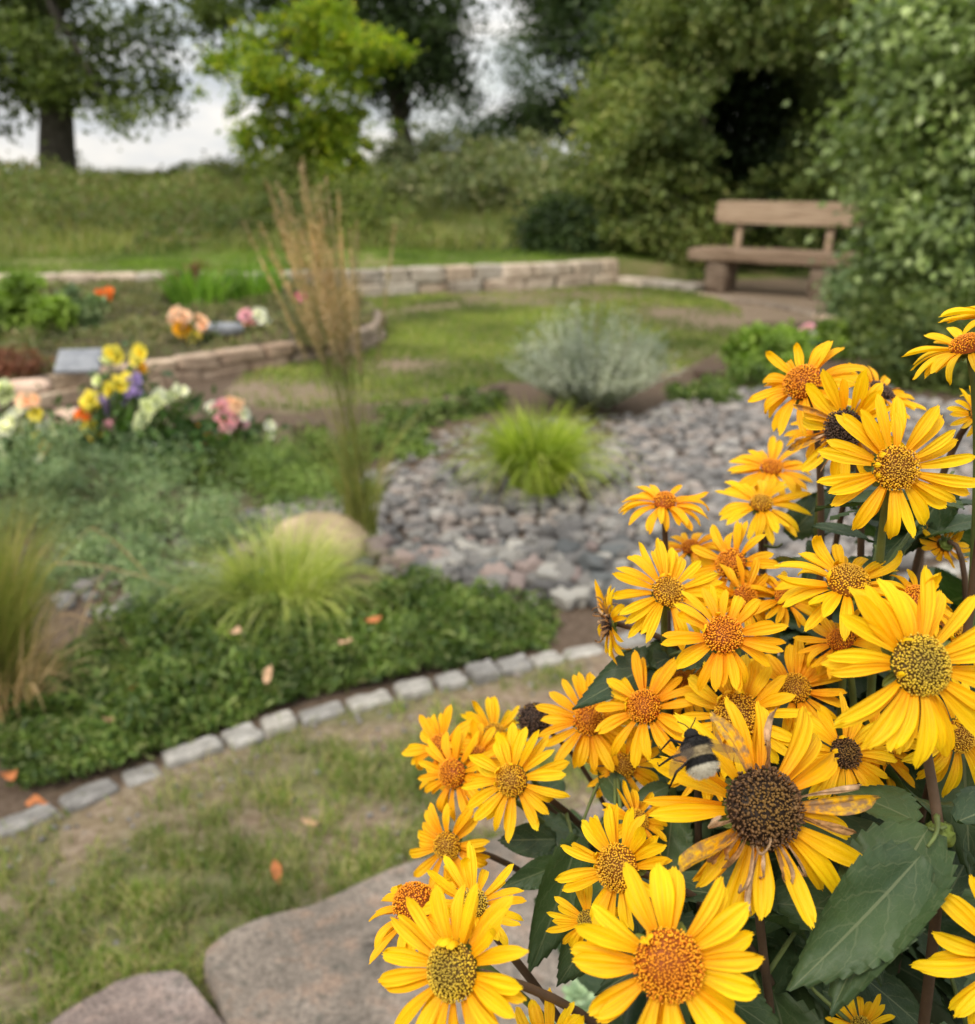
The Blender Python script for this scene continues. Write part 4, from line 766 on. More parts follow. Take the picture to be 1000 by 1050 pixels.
bouquet('small magenta flowers seen through the reed plumes', zb(308, 322), [(307, 304, .045, 'magenta'), (311, 306, .04, 'magenta')], 10, None, 30, .06, .06)
bouquet('small pink flowers beside the green plant near the right hedge', G(828, 368), [(824, 338, .035, 'pink'), (830, 335, .035, 'pink'), (820, 343, .03, 'pink'), (833, 342, .03, 'white')], 13, (.16, .09, M['vase']), 60, .06, .08)
# plaque and loose stones
M['plaque'] = stone('grey_plaque', (.15, .16, .18), (.24, .25, .27), None, 10, .2, .002)
p = zb(80, 385); v, f = boxm((0, 0, 0), .27, .22, .035, .008); v = v@np.array([[1, 0, 0], [0, math.cos(.45), -math.sin(.45)], [0, math.sin(.45), math.cos(.45)]]).T if False else np.stack([v[:, 0], v[:, 1]*math.cos(.5)-v[:, 2]*math.sin(.5), v[:, 1]*math.sin(.5)+v[:, 2]*math.cos(.5)], -1)
tag(mk('grave_plaque', rotz(v, .15)+np.array([p[0]+.02, p[1], .27]), f, M['plaque']), 'smooth pale grey stone plaque tilted in the raised bed', 'plaque', None, p)
p = zb(228, 348); v, f = rock((.34, .2, .09), 3, 3, .12, 6); tag(mk('flat_stone', v+np.array(p)+[0, 0, .08], f, M['plaque']), 'flat grey stone between the two bouquets in the raised bed', 'stone', None, p)
for (px, py, w_, lb) in ((28, 402, .26, 'flat pinkish stone on the raised bed edge left of the plaque'), (70, 432, .2, 'pinkish stone behind the orange cut flower')):
    p = G(px, py, .18 if py < 410 else 0); v, f = rock((w_, .18, .09), px, 3, .16, 6); tag(mk('flat_stone', v+p+[0, 0, .03], f, M['stonepink']), lb, 'stone', None, p)
M['rust'] = stone('dark_brown_block', (.055, .035, .026), (.085, .055, .04), (.12, .075, .05), 14, .5, .006)
for (px, py, w_, h_, lb) in ((318, 458, .16, .15, 'dark brown square block at the lawn edge left of the reed grass'), (468, 420, .17, .09, 'dark brown block at the lawn edge above the bright grass tuft'), (511, 408, .1, .09, 'small blackish block beside the silvery shrub'), (733, 388, .3, .08, 'low dark brown block at the lawn edge right of the silvery shrub')):
    p = G(px, py); v, f = boxm((0, 0, h_/2-.01), w_, .12, h_, .012); tag(mk('edging_block', rotz(v, -.1)+p, f, M['rust']), lb, 'block', 'brown blocks on the lawn edge', p)
# brick coloured edging near right hedge
# ---------------------------------------------------------------- fallen leaves
M['fallen'] = plain('fallen_leaf_orange', (.48, .17, .06), .7, .3, 60, .4, .2); M['fallen_pale'] = plain('fallen_leaf_tan', (.52, .33, .2), .7, .3, 60, .3, .2)
def fallen(px, py, z, L, mt, label, seed):
    rs = np.random.RandomState(seed); t_ = np.linspace(0, 1, 9); V = []; F = []
    for i, t in enumerate(t_):
        w_ = L*.28*math.sin(PI*min(1, t**.8))**.8+.0008
        for s in (-1, -.5, 0, .5, 1): V.append((L*(t-.5), s*w_, .006*abs(s)+.012*math.sin(t*3+seed)+.004*math.sin(9*t+s*3)))
    for i in range(8):
        for j in range(4): F.append((i*5+j, i*5+j+1, i*5+j+6, i*5+j+5))
    p = G(px, py, z); V = rotz(np.array(V), rs.uniform(0, 6)); V[:, 2] += V[:, 1]*rs.uniform(-.4, .4); tag(mk('fallen_leaf', V+p, F, mt), label, 'leaf', 'fallen leaves', p)
for i, a in enumerate([(240, 650, .15, .055, 'fallen_pale', 'pale curled fallen leaf left below the front grass tuft'), (135, 706, .13, .05, 'fallen', 'orange fallen leaf on the ground cover at left'), (383, 634, .14, .05, 'fallen', 'reddish fallen leaf on the ground cover right of the grass tuft'), (355, 657, .14, .05, 'fallen_pale', 'tan fallen leaf on the ground cover below the reed grass'), (275, 693, .13, .04, 'fallen_pale', 'small tan fallen leaf in the middle of the ground cover'),
    (10, 798, .03, .07, 'fallen', 'large orange fallen leaf on bare soil at the left edge'), (38, 826, .06, .045, 'fallen', 'orange fallen leaf leaning on the kerb at the left edge'), (284, 896, .03, .035, 'fallen', 'small orange fallen leaf on the grass above the big slab'), (318, 842, .02, .04, 'fallen_pale', 'brownish fallen leaf on the near lawn below the kerb'), (110, 736, .13, .04, 'fallen_pale', 'small pale fallen leaf near the left end of the ground cover'), (14, 632, .15, .05, 'fallen_pale', 'pale leaf among the tall grass at the left edge')]):
    fallen(a[0], a[1], a[2], a[3], M[a[4]], a[5], i+1)
# ---------------------------------------------------------------- succulent at the bottom
M['sedum'] = foliage('sedum_pale', [(.20, .30, .17), (.27, .38, .22), (.34, .45, .28)], .45, .2, 20)
t = thing('succulent', 'pale green fleshy leaved stonecrop between slab and yellow flowers', 'plant', tuple(G(600, 1120)))
rs = np.random.RandomState(17); b = B(); stems = B()
for k in range(26):
    px = rs.uniform(545, 660); py = rs.uniform(1005, 1110)+abs(px-590)*.25; c_ = P(px, py, rs.uniform(1.22, 1.4)); stems.add(*tube(bez(t['_o'], np.array(t['_o'])+[0, 0, .1], c_-[0, 0, .1], c_, 6), .003, 5))
    for w_ in range(3):
        for i in range(6):
            a = 2*PI*i/6+w_*.5+k; el = .25+.45*w_; L = .024*(1-.25*w_); d = np.array([math.cos(a)*math.cos(el), math.sin(a)*math.cos(el), math.sin(el)]); s = np.array([-math.sin(a), math.cos(a), 0]); nn = np.cross(d, s)
            V, F = cubesphere(3); V = V/np.linalg.norm(V, axis=1)[:, None]; V = V[:, :1]*d*L*.5+V[:, 1:2]*s*L*.34+V[:, 2:]*nn*L*.12+c_+d*L*.5; b.add(V, F)
    b.mk('rosette', M['sedum'], t); b = B()
stems.mk('stems', M['calyx'], t)
# ---------------------------------------------------------------- yellow oxeye flowers, each on its own stalk
def petal(L, W, droop, cup, twist, rs, curl=0.0, fold=0.0):
    nu, nv = 13, 9; u = np.linspace(0, 1, nu)[:, None]; s = np.linspace(-1, 1, nv)[None]
    w_ = W*.5*(.34+.66*np.sin(np.clip(u*1.12+.08, 0, 1)*PI*.5)**1.1)*np.sqrt(np.clip(1-((u-.5)/.52)**8*(u > .5), 0, 1))*(1-.32*np.clip(u-.55, 0, 1)/.45)
    w_ = np.maximum(w_, W*.12)
    le = 1-.06*np.abs(s)**2.5-.05*(1+np.cos(s*PI*3+rs.uniform(-.9, .9)))*.5
    x = L*u*le; ang = droop*u+curl*u**3; dx = np.cumsum(np.cos(ang), 0)/nu; dz = np.cumsum(-np.sin(ang), 0)/nu
    sc_ = x/(u+1e-6)/1.0; X = L*dx*le; Z = L*dz*le; Yv = w_*s*(1-fold*.5)
    rid = -.11*W*np.cos(s*PI*2.5)*np.sin(np.clip(u*1.05, 0, 1)*PI)**.5; Zc = cup*w_*(s**2)*1.0+rid+W*.03*np.sin(u*7+s*2+rs.uniform(0, 6))
    tw = twist*u+rs.uniform(-.1, .1); Y2 = Yv*np.cos(tw)-Zc*np.sin(tw); Z2 = Yv*np.sin(tw)+Zc*np.cos(tw)
    X = X-np.sin(-ang)*0; V = np.stack([X+0*s, Y2, Z+Z2], -1).reshape(-1, 3)
    V[:, 1] += rs.uniform(-.12, .12)*L*(np.repeat(u[:, 0], nv)**2)
    F = [(i*nv+j, i*nv+j+1, (i+1)*nv+j+1, (i+1)*nv+j) for i in range(nu-1) for j in range(nv-1)]
    return V, F, np.stack([np.repeat(u[:, 0], nv), np.tile((s[0]+1)/2, nu)+rs.uniform(0, 9)], -1)
def disc(r, hr, N, kind_, rs):
    V = []; F = []; U = []; n = 0
    # low dome under the florets
    for i in range(6):
        q = i/5*PI/2
        for j in range(18): V.append((r*.93*math.cos(q)*math.cos(j*PI/9), r*.93*math.cos(q)*math.sin(j*PI/9), r*hr*.93*math.sin(q)-.0006)); U.append((math.cos(q), 0))
    for i in range(5):
        for j in range(18): F.append((i*18+j, i*18+(j+1) % 18, (i+1)*18+(j+1) % 18, (i+1)*18+j))
    n = len(V)
    for k in range(N):
        f = math.sqrt((k+.5)/N); a = k*2.399963; q = math.acos(min(1, f*.985)); a += rs.normal(0, .5/math.sqrt(k+1)+.02); q = min(PI/2, q+rs.normal(0, .03)); c_ = np.array([r*math.cos(q)*math.cos(a), r*math.cos(q)*math.sin(a), r*hr*math.sin(q)])
        nn = unit(np.array([c_[0], c_[1], c_[2]/hr**1.2+r*.12])+rs.normal(0, .09*r, 3)); sx = unit(np.cross(nn, [math.sin(a+1), math.cos(a), .3])); sy = np.cross(nn, sx)
        fr = r*1.62/math.sqrt(N)*.5*rs.uniform(.8, 1.25); opn = f > rs.uniform(.35, .75)
        ln = fr*(2.7 if opn else 1.7)*rs.uniform(.75, 1.25)
        if kind_ == 'dead': ln *= rs.uniform(.7, 1.9); fr *= rs.uniform(.7, 1.3); nn = unit(nn+rs.normal(0, .3, 3))
        prof = ((0, .75, .1), (.55, .8, .45), (.9, 1.1 if opn else .85, .9), (1.12, .55, 1.0)) if True else 0
        for (h, w_, vv) in prof:
            for j in range(5):
                b_ = j*2*PI/5; V.append(c_+nn*ln*(h-.35)+(sx*math.cos(b_)+sy*math.sin(b_))*fr*w_); U.append((f, vv))
        for i in range(3):
            for j in range(5): F.append((n+i*5+j, n+i*5+(j+1) % 5, n+(i+1)*5+(j+1) % 5, n+(i+1)*5+j))
        F.append(tuple(n+15+j for j in range(5))); n += 20
    return np.array(V), F, np.array(U)
LV = []
def leaf_template(seed):
    rs = np.random.RandomState(seed); nu, nv = 29, 11; V = []; U = []
    for i in range(nu):
        u = i/(nu-1); w_ = (.215)*(math.sin(PI*min(1, u**.72))**.85)*(1-.15*u)+.004
        if 0 < i < nu-1: w_ *= 1+(.035 if i % 2 else -.015)
        for j in range(nv):
            s = -1+2*j/(nv-1); sw = .028*math.sin((u-.26*abs(s))*5.5*2*PI)*abs(s)*(1-abs(s))*.8
            V.append((u-(.04*abs(s) if i % 2 else 0), s*w_, .28*abs(s)*w_-.16*u*u+sw+.03*math.sin(u*6+s*2.5+seed)*abs(s))); U.append((u, s))
    F = [(i*nv+j, i*nv+j+1, (i+1)*nv+j+1, (i+1)*nv+j) for i in range(nu-1) for j in range(nv-1)]
    return np.array(V), F, np.array(U)
LT = [leaf_template(k) for k in range(6)]
def frame_pts(V, o, x, z):
    x = unit(x); y = unit(np.cross(z, x)); z = np.cross(x, y); return np.asarray(o)+V[:, :1]*x+V[:, 1:2]*y+V[:, 2:]*z
# px, py of the disc; reach of the rays in px; depth; facing (right, up, towards camera); disc radius ratio; dome; disc kind; rays; droop; state; label
D_ = dict
FL = [
 D_(p=(920, 480), R=80, d=.40, n=(-.12, .22, 1), dr=.29, hr=.45, k='amber', N=17, dp=.15, L='large fully open yellow flower with amber disc, highest of the big ones at right'),
 D_(p=(822, 391), R=54, d=.50, n=(-.75, .50, .75), dr=.33, hr=.75, k='orange', N=15, dp=.35, L='yellow flower facing left with domed orange disc, above the large amber one', m=1),
 D_(p=(866, 440), R=62, d=.46, n=(-.55, -.05, .8), dr=.33, hr=.7, k='dark', N=15, dp=-.15, st='old', L='withering flower with dark brown disc and shrivelled brown rays beside the large amber one'),
 D_(p=(992, 352), R=60, d=.42, n=(-.35, .95, .28), dr=.28, hr=.7, k='orange', N=16, dp=.25, L='yellow flower seen from the side at the right edge, second from the top'),
 D_(p=(1030, 318), R=62, d=.38, n=(-.3, .8, .45), dr=.28, hr=.6, k='orange', N=14, dp=.1, L='yellow flower cut by the right edge, topmost of all'),
 D_(p=(682, 513), R=50, d=.55, n=(.02, .95, .38), dr=.24, hr=.95, k='orange', N=16, dp=.28, L='flat yellow flower seen from the side against the stones, small orange disc on top', m=1),
 D_(p=(686, 606), R=62, d=.47, n=(.05, .35, 1), dr=.27, hr=.5, k='amber', N=20, dp=.2, L='yellow flower with olive disc and double rays above the stone kerb'),
 D_(p=(792, 478), R=48, d=.62, n=(-.3, .6, .7), dr=.24, hr=.6, k='orange', N=15, dp=.2, L='blurred yellow flower behind, left of the withering dark disc flower', m=1),
 D_(p=(781, 515), R=48, d=.58, n=(-.05, .7, .75), dr=.24, hr=.6, k='amber', N=16, dp=.25, L='blurred yellow flower with yellowish disc just below the rearmost one'),
 D_(p=(749, 578), R=50, d=.52, n=(-.6, .35, .8), dr=.32, hr=.85, k='orange', N=16, dp=.2, L='yellow flower turned left with tall orange cone, right of the olive disc one', m=1),
 D_(p=(622, 640), R=46, d=.50, n=(-.9, -.25, .1), dr=.25, hr=.5, k='dark', N=11, dp=.2, st='old', L='half withered flower facing away at the left of the olive disc one'),
 D_(p=(742, 650), R=58, d=.43, n=(-.1, .35, 1), dr=.32, hr=.6, k='orange', N=17, dp=.2, L='yellow flower with orange disc flecked black in the middle of the cluster', m=1),
 D_(p=(870, 594), R=72, d=.43, n=(-.02, .85, .55), dr=.29, hr=.85, k='amber', N=18, dp=.28, L='wide flat yellow flower seen half from the side below the large amber one'),
 D_(p=(946, 682), R=112, d=.345, n=(-.12, .42, 1), dr=.285, hr=.45, k='olive', N=21, dp=.18, L='very large yellow flower with olive disc at right centre, nearest of the right side'),
 D_(p=(756, 733), R=64, d=.44, n=(-.25, .42, .9), dr=.34, hr=.65, k='amber', N=17, dp=.05, L='yellow flower with amber disc right above the bumblebee'),
 D_(p=(660, 724), R=56, d=.47, n=(-.3, .40, .85), dr=.29, hr=.75, k='orange', N=17, dp=.25, L='yellow flower with orange disc, left of the bumblebee and above it', m=1),
 D_(p=(604, 738), R=52, d=.52, n=(-.05, .5, .9), dr=.28, hr=.85, k='orange', N=15, dp=.22, L='round regular yellow flower with orange disc beside the brown seed head', m=1),
 D_(p=(524, 800), R=56, d=.50, n=(-.35, .3, .9), dr=.27, hr=.7, k='amber', N=16, dp=.1, L='rightmost yellow flower of the close group of three at left'),
 D_(p=(463, 793), R=50, d=.54, n=(-.5, .3, .8), dr=.3, hr=.9, k='orange', N=15, dp=.22, L='middle yellow flower of the close group of three at left', m=1),
 D_(p=(450, 766), R=48, d=.58, n=(-.55, .35, .75), dr=.28, hr=.9, k='orange', N=15, dp=.1, L='rearmost and uppermost yellow flower of the close group of three at left', m=1),
 D_(p=(458, 868), R=48, d=.52, n=(-.1, .2, .95), dr=.30, hr=.7, k='amber', N=12, dp=.3, L='yellow flower hanging alone below the group of three at left', m=1),
 D_(p=(508, 752), R=44, d=.60, n=(.1, .55, .7), dr=.26, hr=.6, k='amber', N=14, dp=.0, L='blurred yellow flower behind the group of three, left of the brown seed head'),
 D_(p=(548, 738), R=18, d=.57, n=(-.2, .3, .9), dr=.95, hr=.9, k='dark', N=0, dp=0, L='bare dark brown seed head without rays between yellow flowers'),
 D_(p=(785, 828), R=122, d=.36, n=(-.02, .20, 1), dr=.335, hr=.6, k='brown', N=20, dp=.22, st='old', L='large fading flower with dark brown disc and curled dry rays beside the bumblebee'),
 D_(p=(686, 990), R=106, d=.32, n=(-.08, .33, 1), dr=.34, hr=.55, k='orange', N=14, pw=1.14, dp=.1, L='large perfect yellow flower with orange disc at the bottom centre'),
 D_(p=(632, 890), R=66, d=.385, n=(-.55, .25, .85), dr=.36, hr=.5, k='amber', N=17, dp=-.25, L='yellow flower turned left with olive disc behind the bottom centre flower'),
 D_(p=(462, 996), R=96, d=.335, n=(-.42, .25, .9), dr=.31, hr=.5, k='olive', N=20, dp=-.02, L='large yellow flower with round olive disc at the bottom left of the cluster'),
 D_(p=(424, 926), R=58, d=.43, n=(-.35, .9, .35), dr=.36, hr=1.2, k='orange', N=12, dp=.55, L='yellow flower with tall orange cone behind the bottom left flower', m=1),
 D_(p=(1036, 986), R=92, d=.345, n=(-.2, .2, 1), dr=.28, hr=.5, k='olive', N=15, dp=.1, L='yellow flower cut by the right edge at the bottom, below the big green leaf'),
 D_(p=(884, 1052), R=34, d=.43, n=(.0, .75, .6), dr=.3, hr=.6, k='olive', N=12, dp=-.8, L='small half opened yellow flower at the bottom edge below the big green leaf'),
 D_(p=(560, 1085), R=62, d=.36, n=(.0, .5, .9), dr=.28, hr=.5, k='amber', N=14, dp=-.1, L='yellow flower at the bottom edge with only its upper rays in view'),
 D_(p=(968, 560), R=28, d=.50, n=(-.1, -.55, -.6), dr=.3, hr=.5, k='amber', N=9, dp=.4, L='small orange yellow flower facing away under the large amber one', m=1),
 D_(p=(944, 612), R=48, d=.42, n=(.2, .7, .6), dr=.34, hr=.8, k='orange', N=14, dp=.3, L='yellow flower with orange disc half hidden behind the very large right flower', m=1),
 D_(p=(862, 655), R=50, d=.45, n=(-.6, .5, .3), dr=.28, hr=.6, k='orange', N=14, dp=.1, L='orange yellow flower mostly hidden left of the very large right flower', m=1),
 D_(p=(985, 755), R=58, d=.42, n=(.1, .1, .9), dr=.28, hr=.6, k='amber', N=15, dp=.4, L='yellow flower hidden behind the lower rays of the very large right flower'),
 D_(p=(708, 560), R=38, d=.58, n=(-.3, .75, .5), dr=.26, hr=.7, k='orange', N=14, dp=.2, L='small blurred yellow flower between the side view one and the turned one', m=1),
 D_(p=(868, 772), R=56, d=.42, n=(-.05, .5, .9), dr=.26, hr=.5, k='brown', N=15, dp=.05, L='yellow flower wedged between the fading brown one and the very large right flower'),
 D_(p=(765, 612), R=44, d=.50, n=(.0, .5, .8), dr=.3, hr=.7, k='orange', N=14, dp=.1, L='yellow flower hidden behind the one with orange disc flecked black', m=1),
 D_(p=(486, 925), R=52, d=.40, n=(.15, .75, .5), dr=.26, hr=.5, k='olive', N=13, dp=-.35, L='narrow rayed yellow flower rising behind the bottom left flower'),
 D_(p=(603, 945), R=44, d=.40, n=(-.3, .1, .8), dr=.25, hr=.5, k='olive', N=12, dp=.5, L='yellow flower under the left turned one, showing only drooping rays'),
 D_(p=(1005, 425), R=34, d=.48, n=(.2, .4, .8), dr=.3, hr=.5, k='amber', N=12, dp=.1, L='yellow flower at the right edge between the topmost ones and the large amber one'),
 D_(p=(905, 400), R=44, d=.54, n=(.1, .5, .4), dr=.3, hr=.4, k='dark', N=11, dp=-.3, st='half', L='fading orange yellow flower behind the withering dark disc flower', m=1),
]
for (px_, py_, R_, d_, n_, k_, L_) in ((806, 612, 42, .50, (.1, .6, .6), 'orange', 'yellow flower almost hidden under the wide flat side view one'), (815, 705, 52, .46, (-.2, .5, .8), 'amber', 'yellow flower squeezed between the amber one above the bee and the very large right one'),
    (702, 700, 46, .51, (.2, .6, .7), 'orange', 'yellow flower behind and between the two orange discs left of the bee'), (640, 785, 44, .52, (-.1, -.1, .9), 'amber', 'yellow flower with rays hanging below the orange disc one left of the bee'),
    (655, 840, 40, .47, (.3, .6, .6), 'amber', 'yellow flower whose rays stand up behind the left turned olive disc one'), (905, 770, 48, .44, (.1, .3, .9), 'amber', 'yellow flower under the lowest rays of the very large right one'), (975, 640, 50, .46, (.3, .7, .6), 'amber', 'yellow flower behind the top right rays of the very large right one'),
    (720, 785, 40, .45, (-.2, .2, .9), 'amber', 'yellow flower directly behind the bumblebee'), (488, 775, 40, .57, (-.1, .5, .8), 'orange', 'yellow flower filling the gap inside the group of three at left'), (845, 440, 40, .56, (-.3, .5, .6), 'orange', 'orange yellow flower behind and below the withering dark disc one')):
    FL.append(D_(p=(px_, py_), R=R_, d=d_, n=n_, dr=.28, hr=.6, k=k_, N=14, dp=.18, L=L_, m=1))
HEADS = []
for f in FL:
    if f['R'] in (58, 56, 64, 52, 54): f['R'] = int(f['R']*1.10)
    f['c'] = P(*f['p'], f['d']); a, b_, c_ = f['n']; jn = np.random.RandomState(int(f['p'][0]*7+f['p'][1])).normal(0, .13, 3); a += jn[0]; b_ += jn[1]; f['w'] = unit(a*RT+b_*UP-c_*FW); f['Rm'] = f['R']*f['d']/FPX; HEADS.append((f['p'][0], f['p'][1], f['R'], f['d']))
def allowed(p, tip):
    for q in (p, tip, (np.asarray(p)+tip)/2):
        x, y, d = proj(q)
        if y > 1200 or x > 1100: continue
        lim = np.interp(y, [300, 380, 470, 540, 600, 650, 700, 760, 830, 900, 980, 1060], [930, 890, 800, 800, 790, 630, 600, 590, 545, 545, 575, 640])
        if x < lim: return False
        if 588 < x < 650 and 785 < y < 850: return False
        for (hx, hy, R, hd) in HEADS:
            if d < hd+.012 and math.hypot(x-hx, y-hy) < R*1.02: return False
    return True
base_rs = np.random.RandomState(99); nleaf = 0
def put_leaf(t, o_, dr, L, seed, z=None, force=False, mt='leaf'):
    global nleaf
    rs = np.random.RandomState(seed); dr = unit(dr); z = unit((np.array([0, 0, 1.])+rs.normal(0, .25, 3)) if z is None else z)
    tip = np.asarray(o_)+dr*L
    if not force and not allowed(o_, tip): return False
    global LASTLEAF
    V, F, U = LT[seed % 6]; W = frame_pts(V*L*np.array([1, rs.uniform(.9, 1.25), rs.uniform(.8, 1.6)]), np.asarray(o_)+dr*.008, dr, z)
    LASTLEAF = mk('leaf', W, F, M[mt], t, uv=U); nleaf += 1; return True
for fi, f in enumerate(FL):
    rs = np.random.RandomState(300+fi); c_ = f['c']; w_ = f['w']; Rm = f['Rm']; r = Rm*f['dr']; st = f.get('st'); 
    hd = c_-w_*r*.25; sx = unit(np.cross(w_, [0.1, .2, 1])); sy = np.cross(w_, sx)
    # stalk to the soil
    gb_ = np.array([.24+(f['p'][0]-700)/1000*.26+rs.uniform(-.04, .04), .52+(f['d']-.45)*.9+rs.uniform(-.05, .05), 0.0])
    k1 = hd-w_*(.05+.03*rs.uniform()); k1[2] -= .035; qx = .93 if f['p'][0] < 640 else .7; k1[0] += (gb_[0]-hd[0])*(.35 if f['p'][0] < 640 else .1); k2 = np.array([gb_[0]*qx+hd[0]*(1-qx), gb_[1]*.7+hd[1]*.3+.03, hd[2]*(.72 if f['p'][0] < 640 else .55)])
    sp_ = bez(hd-w_*.004, k1, k2, gb_, 26)
    if fi == 13:
        nd = P(964, 856, .378); sp_ = np.concatenate([bez(hd-w_*.004, P(944, 735, .375), P(956, 800, .38), nd, 9)[:-1], bez(nd, nd+(nd-P(956, 800, .38))*1.2, [gb_[0], gb_[1], .6], gb_, 18)])
    t = thing('yellow_flower', f['L'], 'flower', gb_, 'yellow oxeye flowers on tall stalks')
    V, F = tube(sp_, np.linspace(.0016 if f['R'] > 30 else .0012, .0036, len(sp_)), 8); mk('stem', V, F, M['stem' if fi % 3 == 0 else 'stem_brown'], t)
    if fi == 13:
        V, F = rock((.011, .011, .011), 5, 2, .35, 8, 3); mk('bud', V+nd, F, M['calyx'], t)
    # disc
    N = int(np.clip(f['dr']*f['R']*21, 140, 760)); V, F, U = disc(r, f['hr'], N, 'dead' if f['k'] in ('brown', 'dark') else 'live', rs)
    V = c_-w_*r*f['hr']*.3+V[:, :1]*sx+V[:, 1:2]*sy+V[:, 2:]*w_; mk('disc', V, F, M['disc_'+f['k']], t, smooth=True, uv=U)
    # green bracts under the head
    b = B()
    for i in range(13):
        a = 2*PI*i/13+rs.uniform(-.1, .1); d = math.cos(a)*sx+math.sin(a)*sy; L = r*rs.uniform(.75, 1.05); V, F, U = petal(L, L*.5, .5, .3, 0, rs); b.add(frame_pts(V, hd-w_*r*.28+d*r*.25, d-w_*.05, w_), F)
    V, F = cubesphere(4); V = V/np.linalg.norm(V, axis=1)[:, None]*np.array([.62, .62, .42])*r; b.add(hd-w_*r*.26+V[:, :1]*sx+V[:, 1:2]*sy+V[:, 2:]*w_, F); b.mk('calyx', M['calyx'], t)
    # rays
    Np = f['N']+(9 if st is None else 7)
    for i in range(Np):
        layer = i % 2 if i % 5 else 2; a = 2*PI*i/Np+rs.normal(0, .10); d = math.cos(a)*sx+math.sin(a)*sy
        L = (Rm-r*.75)*rs.uniform(.78, 1.07)*(1.0 if layer == 0 else .95)*math.sqrt(1+.5*abs(f['dp'])); W = f.get('pw', 1)*Rm*rs.uniform(.17, .27)*(18/max(Np, 13))**.4
        dp = f['dp']+rs.normal(0, .2)+.12*layer; mt = 'petal_deep' if f.get('m') else 'petal'; tw = rs.normal(0, .18); cu = rs.normal(.1, .25); lbl = None; cup = rs.uniform(.25, .75)
        el = .20-.14*layer+rs.normal(0, .05); cu += (rs.uniform() < .25)*rs.normal(0, .9)
        if st == 'old':
            if rs.uniform() < .45: mt = 'petal_old' if rs.uniform() < .3 else 'petal_deep'; W *= rs.uniform(.5, .95); cup *= 1.9; tw *= 3; dp += rs.normal(0, .35)
        base = c_-w_*r*(.30*f['hr']+.10*layer+.06)+d*r*.80
        V, F, U = petal(L, W, dp+el, cup, tw, rs, cu); x = unit(d+w_*el*1.2); W_ = frame_pts(V, base, x, w_)
        o = mk('petal', W_, F, M[mt], t, uv=U)
        if mt == 'petal_old': o['label'] = 'fading yellow petal with brown specks'
    if st in ('old', 'half'):
        for i in range(17 if st == 'old' else 4):
            a = rs.uniform(0, 2*PI); d = math.cos(a)*sx+math.sin(a)*sy
            if d@unit(-RT+UP*.7) > .72: continue
            L = Rm*rs.uniform(.35, .75); V, F, U = petal(L, L*rs.uniform(.05, .10), rs.normal(-.1, .8), 2.8, rs.normal(0, 3.0), rs, rs.normal(0, 1.9), .4)
            o = mk('petal', frame_pts(V, c_-w_*r*.1+d*r*.85, unit(d+w_*rs.uniform(-.1, .7)), w_), F, M['dry' if i % 2 else 'drypale'], t, uv=U); o['label'] = 'dry shrivelled brown petal'
    # odd small rays folded over the disc edge, as on the doubled flowers
    if f['R'] > 60 and st is None:
        for i in range(rs.randint(2, 6)):
            a = rs.uniform(-1.6, .6); d = math.cos(a)*sx+math.sin(a)*sy; L = r*rs.uniform(.5, .95); V, F, U = petal(L, L*.42, -.9, .6, rs.normal(0, .5), rs, -.6)
            mk('petal', frame_pts(V, c_+d*r*.93-w_*r*.1, unit(d*.6+w_), -d), F, M['petal'], t, uv=U)
    # leaves in opposite pairs down the stalk
    ph = rs.uniform(0, PI)
    for k in (4, 7, 10, 13, 16, 19):
        a = ph+(k % 2)*PI/2; sc_ = .045+.075*min(1, (k-2)/9)
        for s in (0, PI):
            d = np.array([math.cos(a+s), math.sin(a+s), rs.uniform(-.45, .15)]); L = sc_*rs.uniform(.8, 1.25)
            for tr_ in range(4):
                if put_leaf(t, sp_[k], d, L, 1000+fi*50+k*2+int(s > 0)): break
                d = np.array([rs.normal(.3, 1), rs.normal(.2, 1), rs.uniform(-.6, 0)]); L *= .85
    f['t'] = t; f['sp'] = sp_
